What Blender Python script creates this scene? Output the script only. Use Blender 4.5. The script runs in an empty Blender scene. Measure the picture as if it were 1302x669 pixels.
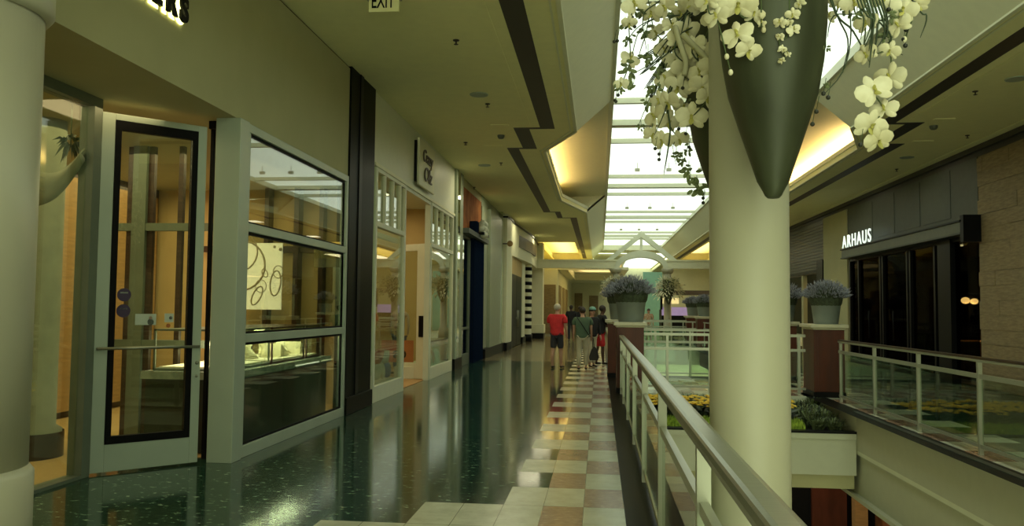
import bpy, bmesh, math, random
from mathutils import Vector, Matrix
random.seed(7)
SC = bpy.context.scene
COL = SC.collection
PI = math.pi

# ------------------------------------------------------------------ camera
F, EYE = 1050.0, 1.55
YAW, PIT, ROLL = 0.105716, 0.0554995, 0.010
CR = Matrix.Rotation(YAW, 3, 'Z') @ Matrix.Rotation(PI/2 + PIT, 3, 'X') @ Matrix.Rotation(ROLL, 3, 'Z')
cd = bpy.data.cameras.new('camera'); cam = bpy.data.objects.new('camera', cd); COL.objects.link(cam)
cam.matrix_world = Matrix.Translation((0, 0, EYE)) @ CR.to_4x4()
cd.sensor_width = 36.0; cd.lens = F*36.0/1302; cd.clip_start = .05; cd.clip_end = 300
SC.camera = cam
# measured points of the photograph turned into metres on a plane of the building
def ray(px, py): return CR @ Vector(((px-651)/F, -(py-334.5)/F, -1))
def AY(px, py, Y):
    d = ray(px, py); return Vector((0, 0, EYE)) + d*(Y/d.y)

# ------------------------------------------------------------------ world, exposure
w = bpy.data.worlds.new('world'); SC.world = w; w.use_nodes = True
w.node_tree.nodes['Background'].inputs[0].default_value = (.86, .95, .62, 1)
w.node_tree.nodes['Background'].inputs[1].default_value = 2.1
SC.view_settings.view_transform = 'Standard'; SC.view_settings.look = 'None'
SC.view_settings.gamma = 1; SC.view_settings.use_curve_mapping = False
SC.view_settings.exposure = 0.42
SKYLIGHT_POWER = 1.0
COVE_POWER = 130
FILL_TINT = (1.0, .93, .62)

def area_light(name, loc, sx, sy, power, color, rot=(0, 0, 0), spread=PI):
    l = bpy.data.lights.new(name, 'AREA'); l.shape = 'RECTANGLE'; l.size = sx; l.size_y = sy
    l.energy = power; l.color = color; l.spread = spread
    o = bpy.data.objects.new(name, l); COL.objects.link(o); o.location = loc; o.rotation_euler = rot
    return o
WARM = (1.0, .66, .30)
# lamp strips lying in the four ceiling coves (shining up)
for cx in (-1.55, 5.85):
    area_light('cove_lamp', (cx, 22.4, 5.22), .18, 8.0, COVE_POWER, WARM, (PI, 0, 0))
for cx in (-2.3, 6.6):
    area_light('cove_lamp', (cx, 52.0, 5.14), 1.2, 14.0, 170, (1, .72, .34), (PI, 0, 0))
area_light('cove_lamp', (-.2, 57.0, 3.98), 2.4, 12.0, 150, (1, .72, .34), (PI, 0, 0))
area_light('corridor_lamp', (7.0, 50.0, 4.6), 3.0, 8.0, 150, (1, .78, .45))
for yy in (8.95, 10.17, 11.1):
    area_light('case_lamp', (-4.3, yy, 1.27), .5, .8, 11, (1, .9, .6))
# shop lights, on the shop ceilings
area_light('shop_lamp', (-6.0, 9.5, 3.36), 3.6, 5.5, 120, (1, .78, .40))
area_light('shop_lamp', (-5.7, 5.0, 3.36), 1.6, 2.5, 28, (1, .76, .40))
area_light('shop_lamp', (-6.0, 16.8, 3.95), 3.0, 6.0, 70, (1, .78, .42))
area_light('shop_lamp', (-6.0, 23.5, 3.6), 3.0, 3.0, 30, (.95, .9, .6))
area_light('shop_lamp', (10.3, 20.5, 3.2), 3.0, 5.0, 2, (1, .55, .25))
area_light('corridor_lamp', (3.4, 56.0, 5.2), 3.0, 8.0, 40, (1, .85, .6))
area_light('lower_fill', (2.2, 24, -1.3), 3.0, 6, 90, (.92, 1, .85))  # added fill, no fixture, for the lower level beyond the bridge
area_light('lower_fill', (6.2, 23.5, -1.6), 2.5, 3.0, 20, (1, .60, .30))
for yy in (-3, 2, 7, 12):
    area_light('lower_fill', (2.2, yy, -1.7), 3.0, 3.5, 70, (.95, 1, .72))  # added fill in the opening, bounced off the lower floor to the ceilings
# added fill lights under the ceiling, without fixtures, to brighten both walks
for yy in (-4.0, 20.5, 25.5, 32.5, 39.5):
    area_light('walk_fill', (-2.7, yy, 5.03), .8, .8, 16, FILL_TINT)
    area_light('walk_fill', (6.9, yy, 5.03), .8, .8, 4, FILL_TINT)

# ------------------------------------------------------------------ materials
def mat(name, color, rough=.6, metal=0.0, var=.06, scale=6.0, emit=None, es=0.0, bump=0.0, spec=.5, c2=None, stretch=None):
    m = bpy.data.materials.new(name); m.use_nodes = True
    nt = m.node_tree; N = nt.nodes; L = nt.links; b = N['Principled BSDF']
    tc = N.new('ShaderNodeTexCoord'); mp = N.new('ShaderNodeMapping'); nz = N.new('ShaderNodeTexNoise')
    if stretch: mp.inputs['Scale'].default_value = stretch
    L.new(tc.outputs['Object'], mp.inputs[0]); L.new(mp.outputs[0], nz.inputs['Vector'])
    nz.inputs['Scale'].default_value = scale; nz.inputs['Detail'].default_value = 4
    r = N.new('ShaderNodeValToRGB'); c = color
    if c2 is None:
        a = [max(0, k*(1-var)) for k in c]; d = [min(1, k*(1+var)) for k in c]
    else: a, d = c, c2
    r.color_ramp.elements[0].position = .35; r.color_ramp.elements[1].position = .65
    r.color_ramp.elements[0].color = (*a, 1); r.color_ramp.elements[1].color = (*d, 1)
    L.new(nz.outputs['Fac'], r.inputs[0]); L.new(r.outputs[0], b.inputs['Base Color'])
    b.inputs['Roughness'].default_value = rough; b.inputs['Metallic'].default_value = metal
    b.inputs['Specular IOR Level'].default_value = spec
    if emit: b.inputs['Emission Color'].default_value = (*emit, 1); b.inputs['Emission Strength'].default_value = es
    if bump:
        bp = N.new('ShaderNodeBump'); bp.inputs['Strength'].default_value = bump; bp.inputs['Distance'].default_value = .01
        L.new(nz.outputs['Fac'], bp.inputs['Height']); L.new(bp.outputs[0], b.inputs['Normal'])
    return m

def glass_mat(name, tint=(.86, .93, .86), gloss=1.0):
    m = bpy.data.materials.new(name); m.use_nodes = True
    nt = m.node_tree; N = nt.nodes; L = nt.links
    for n in list(N): N.remove(n)
    out = N.new('ShaderNodeOutputMaterial'); mix = N.new('ShaderNodeMixShader')
    tr = N.new('ShaderNodeBsdfTransparent'); gl = N.new('ShaderNodeBsdfGlossy')
    tr.inputs[0].default_value = (*tint, 1); gl.inputs['Roughness'].default_value = 0.0
    fr = N.new('ShaderNodeFresnel'); ge = N.new('ShaderNodeNewGeometry')
    mr = N.new('ShaderNodeMapRange'); mr.inputs['To Min'].default_value = 1.5; mr.inputs['To Max'].default_value = 1/1.5
    L.new(ge.outputs['Backfacing'], mr.inputs['Value']); L.new(mr.outputs[0], fr.inputs['IOR'])
    mu = N.new('ShaderNodeMath'); mu.operation = 'MULTIPLY'; mu.inputs[1].default_value = gloss
    mu.use_clamp = True; L.new(fr.outputs[0], mu.inputs[0]); L.new(mu.outputs[0], mix.inputs[0])
    L.new(tr.outputs[0], mix.inputs[1]); L.new(gl.outputs[0], mix.inputs[2]); L.new(mix.outputs[0], out.inputs[0])
    return m

TW, TL, TX, TY = .316, .667, .20, 7.27
def tile_mat(name, c1, c2, fleck, rough, scale, stretch=(1, 1, 1), fl_amt=.66, grout=(.03, .035, .025), spec=.5):
    m = bpy.data.materials.new(name); m.use_nodes = True
    nt = m.node_tree; N = nt.nodes; L = nt.links; b = N['Principled BSDF']
    ge = N.new('ShaderNodeNewGeometry'); mp = N.new('ShaderNodeMapping'); mp.inputs['Scale'].default_value = stretch
    L.new(ge.outputs['Position'], mp.inputs[0])
    nz = N.new('ShaderNodeTexNoise'); nz.inputs['Scale'].default_value = scale; nz.inputs['Detail'].default_value = 6
    nz.inputs['Roughness'].default_value = .65; L.new(mp.outputs[0], nz.inputs['Vector'])
    r = N.new('ShaderNodeValToRGB'); e = r.color_ramp.elements
    e[0].position = .34; e[0].color = (*c1, 1); e[1].position = .60; e[1].color = (*c2, 1)
    q = e.new(fl_amt); q.color = (*c2, 1); q = e.new(fl_amt+.05); q.color = (*fleck, 1)
    L.new(nz.outputs['Fac'], r.inputs[0])
    # grout lines between the tiles
    sx = N.new('ShaderNodeSeparateXYZ'); L.new(ge.outputs['Position'], sx.inputs[0])
    def line(sock, period, off, w_):
        a = N.new('ShaderNodeMath'); a.operation = 'SUBTRACT'; a.inputs[1].default_value = off-50*period; L.new(sock, a.inputs[0])
        p = N.new('ShaderNodeMath'); p.operation = 'PINGPONG'; p.inputs[1].default_value = period/2; L.new(a.outputs[0], p.inputs[0])
        l = N.new('ShaderNodeMath'); l.operation = 'LESS_THAN'; l.inputs[1].default_value = w_; L.new(p.outputs[0], l.inputs[0])
        return l.outputs[0]
    mx = N.new('ShaderNodeMath'); mx.operation = 'MAXIMUM'
    L.new(line(sx.outputs['X'], TW, TX, .0022), mx.inputs[0]); L.new(line(sx.outputs['Y'], TL, TY, .0028), mx.inputs[1])
    mc = N.new('ShaderNodeMixRGB'); L.new(mx.outputs[0], mc.inputs[0]); L.new(r.outputs[0], mc.inputs[1]); mc.inputs[2].default_value = (*grout, 1)
    L.new(mc.outputs[0], b.inputs['Base Color'])
    n2 = N.new('ShaderNodeTexNoise'); n2.inputs['Scale'].default_value = 3.0; L.new(ge.outputs['Position'], n2.inputs['Vector'])
    rr = N.new('ShaderNodeMapRange'); rr.inputs['To Min'].default_value = rough*.75; rr.inputs['To Max'].default_value = rough*1.3
    L.new(n2.outputs['Fac'], rr.inputs['Value']); L.new(rr.outputs[0], b.inputs['Roughness'])
    b.inputs['Specular IOR Level'].default_value = spec
    return m

M = {}
M['green_tile'] = tile_mat('green_marble', (.006, .022, .014), (.022, .060, .038), (.30, .38, .26), .10, 11, (1, 1.8, 1), .60, (.002, .004, .003), .28)
M['white_tile'] = tile_mat('cream_marble', (.40, .41, .30), (.50, .50, .37), (.52, .52, .40), .22, 5, (1, 1, 1), .7, (.10, .10, .07))
M['pink_tile'] = tile_mat('rose_marble', (.22, .135, .085), (.30, .20, .13), (.42, .32, .22), .22, 14, (1, 1.5, 1), .62, (.10, .08, .05))
M['tan_tile'] = tile_mat('tan_marble', (.16, .13, .07), (.22, .18, .10), (.28, .24, .15), .13, 6, (1, 1, 1), .7, (.06, .05, .03))
M['ceiling'] = mat('ceiling_paint', (.84, .80, .43), .85, var=.02)
M['plaster'] = mat('plaster_paint', (.40, .385, .21), .8, var=.03, scale=2)
M['cream'] = mat('cream_paint', (.72, .72, .50), .55, var=.02)
M['white_paint'] = mat('white_paint', (.64, .66, .50), .5, var=.02)
M['column'] = mat('column_paint', (.42, .405, .29), .42, var=.02, scale=2)
M['stripe'] = mat('brown_stripe', (.035, .028, .020), .5)
M['black'] = mat('black_granite', (.008, .009, .007), .35, var=.3, scale=40, spec=.03)
M['dark_gasket'] = mat('dark_gasket', (.004, .004, .004), .6, spec=.1)
M['fascia'] = mat('fascia_paint', (.46, .47, .35), .6, var=.02)
M['alu'] = mat('grey_green_aluminium', (.36, .42, .33), .42, metal=.15, var=.03, scale=3)
M['alu_dark'] = mat('dark_aluminium', (.13, .155, .11), .45, metal=.1)
M['steel'] = mat('brushed_steel', (.27, .275, .21), .36, metal=.85, var=.05, scale=8, stretch=(1, 12, 1))
M['rail'] = mat('rail_paint', (.36, .37, .28), .34, metal=.4, var=.03)
M['glass'] = glass_mat('clear_glass', gloss=1.35)
M['rail_glass'] = glass_mat('rail_glass', (.80, .88, .81))
M['dark_glass'] = glass_mat('dark_glass', (.30, .30, .26), .1)
M['mirror'] = mat('mirror_panel', (.62, .66, .52), .04, metal=1.0, var=.02)
M['carpet'] = mat('tan_carpet', (.42, .28, .10), .95, var=.1, scale=60)
M['shop_wall'] = mat('warm_shop_wall', (.52, .38, .16), .8, var=.05, scale=2)
M['shop_wood'] = mat('dark_shop_wood', (.045, .022, .012), .35, var=.3, scale=5, stretch=(1, 1, 8))
M['wood'] = mat('honey_wood', (.42, .25, .09), .5, var=.12, scale=4, stretch=(1, 1, 8))
M['counter'] = mat('dark_counter', (.016, .026, .020), .3, var=.1)
M['marble'] = mat('grey_marble', (.20, .24, .19), .2, c2=(.34, .38, .30), scale=7)
M['mahogany'] = mat('mahogany_panel', (.085, .022, .010), .4, spec=.25, var=.25, scale=4, stretch=(1, 1, .25))
M['cap'] = mat('stone_cap', (.55, .52, .36), .4, var=.05)
M['pot'] = mat('zinc_pot', (.24, .28, .26), .45, metal=.2, var=.06, scale=4)
M['soil'] = mat('soil', (.025, .018, .010), .95, var=.3, scale=30)
M['lav_leaf'] = mat('lavender_leaf', (.045, .060, .030), .8, var=.4, scale=20)
M['lav_flower'] = mat('lavender_flower', (.14, .145, .19), .8, c2=(.38, .39, .43), scale=30)
M['bronze'] = mat('bronze_vessel', (.036, .042, .022), .42, metal=.15, c2=(.060, .070, .038), scale=2.2, stretch=(3, 3, .35), spec=.35)
M['petal'] = mat('orchid_petal', (.60, .55, .33), .6, c2=(.80, .76, .54), scale=9)
M['lip'] = mat('orchid_lip', (.45, .42, .10), .6, var=.2)
M['stem'] = mat('flower_stem', (.06, .09, .025), .6, var=.2)
M['blade'] = mat('grass_blade', (.035, .060, .022), .5, var=.35, scale=6)
M['leaf'] = mat('drooping_leaf', (.16, .20, .08), .6, var=.3, scale=8)
M['berry'] = mat('dark_berry', (.016, .018, .010), .4)
M['twig'] = mat('pale_ribbon', (.45, .43, .26), .6)
M['yellow'] = mat('marigold_petal', (.90, .60, .02), .7, c2=(1.0, .78, .06), scale=12)
M['lime'] = mat('lime_groundcover', (.20, .32, .03), .8, c2=(.50, .64, .08), scale=14)
M['tuft'] = mat('grey_green_tuft', (.18, .23, .13), .7, c2=(.36, .42, .27), scale=9)
M['copper'] = mat('copper_panel', (.24, .085, .035), .8, c2=(.40, .16, .06), scale=2.5, spec=.05)
M['navy'] = mat('navy_frame', (.006, .012, .030), .6, spec=0)
M['sage'] = mat('sage_pilaster', (.26, .30, .20), .45, var=.04)
M['stone'] = mat('tan_stone', (.20, .15, .075), .7, c2=(.28, .215, .11), scale=5, stretch=(1, 1, 6))
M['slate'] = mat('slate_panel', (.055, .065, .050), .55, var=.08)
M['slate2'] = mat('canopy_panel', (.10, .11, .075), .5, var=.08)
M['blk'] = mat('black_frame', (.006, .006, .006), .4, spec=.1)
M['shutter'] = mat('grey_shutter', (.07, .07, .055), .5)
M['skin'] = mat('skin', (.52, .29, .19), .6, var=.05)
M['skin2'] = mat('dark_skin', (.10, .05, .03), .6, var=.05)
M['red'] = mat('red_cloth', (.62, .028, .035), .8, var=.08, scale=14)
M['dgrey'] = mat('charcoal_cloth', (.035, .035, .045), .85)
M['green_cloth'] = mat('green_cloth', (.085, .14, .085), .85)
M['khaki'] = mat('khaki_cloth', (.56, .51, .36), .85, var=.06, scale=12)
M['blackcloth'] = mat('black_cloth', (.012, .012, .014), .85)
M['grey_hair'] = mat('grey_hair', (.50, .48, .40), .8, var=.2, scale=60)
M['dark_hair'] = mat('dark_hair', (.03, .022, .016), .7)
M['shoe'] = mat('dark_leather', (.02, .015, .012), .5)
M['sky_pane'] = mat('skylight_glazing', (.8, .85, .78), .5, emit=(.88, 1.0, .82), es=SKYLIGHT_POWER)
M['white_sign'] = mat('white_letters', (.8, .85, .8), .5, emit=(.85, 1, .88), es=.75)
M['halo'] = mat('halo_light', (.9, .9, .5), .5, emit=(1, .98, .35), es=2.5)
M['bulb'] = mat('lamp_glow', (1, .8, .5), .5, emit=(1, .62, .22), es=6)
M['downlight'] = mat('downlight_glow', (1, .9, .7), .5, emit=(1, .88, .55), es=3)
M['display'] = mat('poster_ground', (.78, .68, .44), .6, emit=(1, .82, .48), es=.7)
M['ring_print'] = mat('poster_ink', (.50, .40, .24), .6)
M['sign_ink'] = mat('sign_ink', (.10, .08, .045), .6)
M['velvet'] = mat('ivory_velvet', (.80, .72, .50), .7)
M['purple'] = mat('purple_vinyl', (.035, .018, .060), .45)
M['card'] = mat('printed_card', (.42, .47, .38), .6)
M['drape'] = mat('sheer_drape', (.25, .26, .17), .9, var=.1)
M['purple_glow'] = mat('violet_sign_glow', (.4, .3, .6), .5, emit=(.55, .42, .9), es=.15)
M['yellow_glow'] = mat('amber_sign_glow', (.7, .6, .3), .5, emit=(.9, .75, .35), es=.5)
M['teal'] = mat('teal_banner', (.16, .36, .30), .6, var=.05)
M['pillow_w'] = mat('white_cushion', (.62, .60, .48), .9)
M['pillow_o'] = mat('orange_cushion', (.55, .16, .06), .9)
M['pillow_b'] = mat('blue_cushion', (.16, .18, .30), .9)
M['jeans'] = mat('denim', (.035, .06, .12), .9)
M['manne'] = mat('mannequin_skin', (.42, .33, .22), .5)
M['floral'] = mat('floral_top', (.62, .52, .36), .9, c2=(.40, .16, .08), scale=18)

# ------------------------------------------------------------------ mesh helpers
class MB:
    def __init__(s): s.v = []; s.f = []; s.m = []; s.sm = []
    def add(s, vs, fs, mi=0, smooth=False):
        o = len(s.v); s.v += [tuple(p) for p in vs]
        for f in fs: s.f.append(tuple(o+i for i in f)); s.m.append(mi); s.sm.append(smooth)
        return s
    def box(s, x0, x1, y0, y1, z0, z1, mi=0):
        v = [(x, y, z) for x in (x0, x1) for y in (y0, y1) for z in (z0, z1)]
        return s.add(v, [(0, 1, 3, 2), (4, 6, 7, 5), (0, 4, 5, 1), (2, 3, 7, 6), (0, 2, 6, 4), (1, 5, 7, 3)], mi)
    def obox(s, a, b, t, z0, z1, mi=0):      # upright box from plan point a to b, thickness t
        a = Vector(a[:2]); b = Vector(b[:2]); d = (b-a).normalized(); n = Vector((-d.y, d.x))*t/2
        p = [a-n, b-n, b+n, a+n]; return s.prism([(q.x, q.y) for q in p], z0, z1, mi)
    def prism(s, pts, a, b, mi=0, ax='z'):
        n = len(pts)
        def P(p, h): return (p[0], p[1], h) if ax == 'z' else ((p[0], h, p[1]) if ax == 'y' else (h, p[0], p[1]))
        v = [P(p, a) for p in pts]+[P(p, b) for p in pts]
        fs = [tuple(range(n))[::-1], tuple(range(n, 2*n))]+[(i, (i+1) % n, n+(i+1) % n, n+i) for i in range(n)]
        return s.add(v, fs, mi)
    def tube(s, path, r, seg=8, mi=0, cap=True, smooth=True):
        path = [Vector(p) for p in path]; n = len(path); rs = r if isinstance(r, (list, tuple)) else [r]*n
        vs = []; prev = None
        for i, p in enumerate(path):
            t = (path[min(i+1, n-1)]-path[max(i-1, 0)]).normalized()
            if prev is None:
                u = t.cross(Vector((0, 0, 1)))
                if u.length < .01: u = t.cross(Vector((1, 0, 0)))
            else: u = prev-t*prev.dot(t)
            u.normalize(); prev = u; w_ = t.cross(u)
            for k in range(seg):
                a = 2*PI*k/seg; vs.append(p+(u*math.cos(a)+w_*math.sin(a))*rs[i])
        fs = [(i*seg+k, i*seg+(k+1) % seg, (i+1)*seg+(k+1) % seg, (i+1)*seg+k) for i in range(n-1) for k in range(seg)]
        s.add(vs, fs, mi, smooth)
        if cap:
            o = len(s.v)-n*seg
            s.f.append(tuple(o+k for k in range(seg))[::-1]); s.m.append(mi); s.sm.append(False)
            s.f.append(tuple(o+(n-1)*seg+k for k in range(seg))); s.m.append(mi); s.sm.append(False)
        return s
    def lathe(s, prof, c=(0, 0, 0), seg=32, mi=0, smooth=True):
        vs = [(c[0]+r*math.cos(2*PI*k/seg), c[1]+r*math.sin(2*PI*k/seg), c[2]+z) for r, z in prof for k in range(seg)]
        fs = [(i*seg+k, i*seg+(k+1) % seg, (i+1)*seg+(k+1) % seg, (i+1)*seg+k) for i in range(len(prof)-1) for k in range(seg)]
        return s.add(vs, fs, mi, smooth)
    def ball(s, c, r, mi=0, seg=8, rings=6, sz=(1, 1, 1)):
        prof = [(math.sin(PI*i/rings)*r, -math.cos(PI*i/rings)*r) for i in range(rings+1)]
        vs = [(c[0]+q*math.cos(2*PI*k/seg)*sz[0], c[1]+q*math.sin(2*PI*k/seg)*sz[1], c[2]+z*sz[2]) for q, z in prof for k in range(seg)]
        fs = [(i*seg+k, i*seg+(k+1) % seg, (i+1)*seg+(k+1) % seg, (i+1)*seg+k) for i in range(rings) for k in range(seg)]
        return s.add(vs, fs, mi, True)
    def torus(s, c, R, r, axis='y', seg=28, sub=6, mi=0, sx=1, rot=0):
        pts = []
        for k in range(seg+1):
            a = 2*PI*k/seg; u = R*math.cos(a)*sx; v = R*math.sin(a)
            u, v = u*math.cos(rot)-v*math.sin(rot), u*math.sin(rot)+v*math.cos(rot)
            pts.append((c[0]+u, c[1], c[2]+v) if axis == 'y' else (c[0], c[1]+u, c[2]+v))
        return s.tube(pts, r, sub, mi, cap=False)
    def build(s, name, mats, parent=None, bevel=0, loc=None):
        me = bpy.data.meshes.new(name); me.from_pydata(s.v, [], s.f)
        mats = mats if isinstance(mats, (list, tuple)) else [mats]
        for m in mats: me.materials.append(M[m] if isinstance(m, str) else m)
        me.polygons.foreach_set('material_index', s.m); me.polygons.foreach_set('use_smooth', s.sm)
        bm = bmesh.new(); bm.from_mesh(me); bmesh.ops.recalc_face_normals(bm, faces=bm.faces)
        if bevel: pass
        bm.to_mesh(me); bm.free(); me.update()
        o = bpy.data.objects.new(name, me); COL.objects.link(o)
        if bevel:
            b = o.modifiers.new('bevel', 'BEVEL'); b.width = bevel; b.segments = 2; b.limit_method = 'ANGLE'
        if parent: adopt(o, parent)
        return o

def adopt(o, parent):
    o.parent = parent
    if parent.parent is None: o.matrix_parent_inverse = Matrix.Translation(-parent.location)
def thing(name, label, cat, loc=(0, 0, 0), group=None, kind=None):
    o = bpy.data.objects.new(name, None); COL.objects.link(o); o.location = loc; o.empty_display_size = .1
    if kind: o['kind'] = kind
    if label: o['label'] = label
    if cat: o['category'] = cat
    if group: o['group'] = group
    return o
def tag(o, label, cat, group=None, kind=None):
    o['label'] = label; o['category'] = cat
    if group: o['group'] = group
    if kind: o['kind'] = kind
    return o
def struct(o, label=None):
    o['kind'] = 'structure'
    if label: o['label'] = label
    return o
def children(o): return [c for c in list(COL.objects) if c.parent == o]
def copy_tree(o, loc=None, rz=None, label=None, group=None, parent=None, scale=None, kids=None):
    kids = kids if kids is not None else KIDS(o)
    c = o.copy(); COL.objects.link(c)
    if parent: c.parent = parent
    if loc is not None: c.location = loc
    if rz is not None: c.rotation_euler.z = rz
    if scale is not None: c.scale = (scale,)*3
    if label: c['label'] = label
    if group: c['group'] = group
    for k, g in kids: copy_tree(k, parent=c, kids=g)
    return c
def KIDS(o): return [(k, KIDS(k)) for k in children(o)]

def letters(body, name, m, parent, size, ext, origin, X, Z, font_off=0.0, align='LEFT', sx=1.0, shear=0, space=1.0, fit=None):
    cu = bpy.data.curves.new(name, 'FONT'); cu.body = body; cu.size = size; cu.extrude = ext; cu.offset = font_off; cu.align_x = align; cu.shear = shear; cu.space_character = space
    t = bpy.data.objects.new('tmp', cu); COL.objects.link(t)
    dg = bpy.context.evaluated_depsgraph_get(); me = bpy.data.meshes.new_from_object(t.evaluated_get(dg))
    bpy.data.objects.remove(t)
    if fit:
        xs = [v.co.x for v in me.vertices]; sx = fit/(max(xs)-min(xs))
    X = Vector(X).normalized(); Z = Vector(Z).normalized(); Y = Z.cross(X)
    R_ = Matrix((X*sx, Y, Z)).transposed().to_4x4(); me.transform(Matrix.Translation(origin) @ R_)
    me.materials.clear(); me.materials.append(M[m])
    o = bpy.data.objects.new(name, me); COL.objects.link(o)
    if parent: adopt(o, parent)
    return o
LX, LZ = (0, 1, 0), (1, 0, 0)        # writing on the left shop fronts
RX_, RZ_ = (0, -1, 0), (-1, 0, 0)    # writing on the right shop fronts

# ================================================================== THE BUILDING
CZ = 5.08; WL = -3.65; WR = 7.95; Y0 = -6.0; CX = 2.15
def mir(x): return 2*CX-x
# ---- floors laid in tiles
def tiled_floor(name, x_in, x_out, side, ya, yb):
    mb = MB(); cols = []
    x = TX; edges = [TX]
    while edges[-1]-TW > -4.9: edges.append(edges[-1]-TW)
    k0 = math.floor((ya-TY)/TL); k1 = math.ceil((yb-TY)/TL)
    for ci in range(len(edges)-1):
        for k in range(k0, k1):
            a, b = edges[ci+1], edges[ci]; y0 = TY+k*TL; y1 = y0+TL
            # k = 0 starts at 7.27; row index parity gives the checker
            par = (k % 2 == 0)
            mi = 0
            if ci == 0: mi = 1 if par else 2
            elif ci == 1: mi = 2 if par else 1
            elif ci == 2: mi = 0 if (par and k >= 0) else 1
            else:
                if ci <= 4 and k == -2: mi = 1
                if ci <= 6 and k == -3: mi = 1
                if ci <= 8 and -7 < k < -3: mi = 1
                if y0 > 24: mi = 3
            if side < 0: a, b = mir(b), mir(a)
            mb.add([(a, y0, 0), (b, y0, 0), (b, y1, 0), (a, y1, 0)], [(0, 1, 2, 3)], mi)
    # black marble kerb strip along the opening, then the slab below
    a, b = (TX, x_in) if side > 0 else (mir(x_in), mir(TX))
    mb.add([(a, ya, .0), (b, ya, .0), (b, yb, .0), (a, yb, .0)], [(0, 1, 2, 3)], 4)
    o = mb.build(name, ['green_tile', 'white_tile', 'pink_tile', 'tan_tile', 'black'])
    return struct(o)
tiled_floor('floor_left', .52, WL, 1, Y0, 76)
tiled_floor('floor_right', .52, WR, -1, Y0, 76)
s = MB(); s.box(-9.2, .52, Y0, 76, -.66, -.005); struct(s.build('floor_slab_left', 'white_paint'))
s = MB(); s.box(mir(.30), 14, Y0, 76, -.66, -.005); struct(s.build('floor_slab_right', 'white_paint'))
# bridge between the two walks with the planting trough in front of it
BY0, BY1 = 15.75, 19.7
s = MB(); s.box(.52, mir(.30), BY0, BY1, -.30, -.002, 0); s.box(.52, mir(.30), BY0+.01, BY1-.01, -.002, .0, 1)
struct(s.build('floor_bridge', ['white_paint', 'white_tile']))
s = MB()
for k in range(0, 6):
    for c in range(0, 11):
        if (k+c) % 2: s.box(.53+c*.316, .53+(c+1)*.316-.004, BY0+.05+k*.64, BY0+.05+(k+1)*.64-.004, .0, .001, 0)
struct(s.build('floor_bridge_tiles', 'pink_tile'))
s = MB(); s.box(.52, mir(.30), 42.5, 76, -.30, -.001, 0); struct(s.build('floor_far', 'white_tile'))
s = MB(); s.box(.52, mir(.30), 33.8, 37.9, -.62, -.001, 0); struct(s.build('floor_bridge_far', 'white_tile'))
# fascias of the openings
s = MB()
s.box(3.995, 4.012, Y0, 13.45, -.07, .012, 1); s.box(3.998, 4.3, Y0, 13.5, -.60, -.07, 0); s.box(4.06, 4.4, Y0, 15.7, -1.30, -.60, 0); s.box(3.97, 4.12, Y0, 15.7, -1.36, -1.30, 0)
s.box(3.93, 4.0, Y0, 13.45, -.005, .012, 1)
struct(s.build('trim_1', ['fascia', 'counter']))
s = MB()
s.box(.30, .50, Y0, 15.7, -1.36, -.66, 0); s.box(.10, .52, Y0, 15.7, -1.45, -1.36, 0)
struct(s.build('trim_2', ['fascia']))
s = MB(); s.box(4.0, 4.3, 19.8, 42.5, -.62, -.006); s.box(.3, .5, 19.8, 42.5, -.62, -.006); struct(s.build('trim_23', 'fascia'))
# trough in front of the bridge
s = MB(); ty0, ty1 = 13.5, 15.75
s.box(.52, 3.99, ty0, ty0+.10, -.99, -.43, 0); s.box(.52, 3.99, ty0-.03, ty0+.10, -.43, -.345, 0); s.box(.52, 3.99, ty0-.035, ty0+.11, -.345, -.31, 1)
s.box(.52, 3.99, ty0+.1, ty1, -.99, -.90, 0); s.box(.52, 3.99, ty1-.06, ty1, -.90, -.30, 0); s.box(.52, 3.99, ty0+.12, ty1, -1.22, -.99, 1+1)
struct(s.build('trim_3', ['fascia', 'blk', 'plaster']))
# lower level seen through the opening
s = MB(); s.box(-9, 14, Y0, 76, -5.6, -5.5); struct(s.build('floor_lower', 'white_tile'))
s = MB(); s.box(-4, 12, 26, 26.2, -5.5, -.7, 0); struct(s.build('wall_lower_end', 'blk'))
s = MB(); s.box(-9, 14, 62, 62.2, -5.5, -.7, 0); struct(s.build('wall_lower_far', 'cream'))
s = MB(); s.box(8.2, 8.4, Y0, 26, -5.5, -.7, 0); struct(s.build('wall_lower_right', 'copper'))
s = MB(); s.box(-4, -3.8, Y0, 26, -5.5, -.7, 0); struct(s.build('wall_lower_left', 'shop_wall'))

# ---- ceiling
LIP = [(-.45, 16.2), (-1.20, 18.25), (-1.22, 26.5), (-.45, 29.9)]
def ceil_side(name, sgn):
    fx = (lambda x: x) if sgn > 0 else mir
    pts = [(-9.2, Y0), (-.45, Y0)]+LIP+[(-.45, 43.4), (-9.2, 43.4)]
    mb = MB(); mb.prism([(fx(x), y) for x, y in pts], CZ, CZ+.10)
    for q in ([(-9.2, 43.4), (-3.25, 43.4), (-3.25, 60), (-9.2, 60)], [(-1.3, 43.4), (-.45, 43.4), (-.45, 60), (-1.3, 60)], [(-9.2, 60), (-.45, 60), (-.45, 76), (-9.2, 76)]):
        mb.prism([(fx(x), y) for x, y in q], CZ, CZ+.10)
    a, b = sorted((fx(-3.4), fx(-1.2)))      # raised lamp-lit recess beyond the beam
    mb.box(a, b, 43.3, 60.1, 5.60, 5.66); mb.box(a, b, 43.25, 43.35, 5.18, 5.6); mb.box(a, b, 60.05, 60.15, 5.1, 5.6); mb.box(a-.03, a+.03, 43.3, 60.1, 5.18, 5.6); mb.box(b-.03, b+.03, 43.3, 60.1, 5.18, 5.6)
    return struct(mb.build(name, 'ceiling'))
ceil_side('ceiling_left', 1); ceil_side('ceiling_right', -1)
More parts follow.
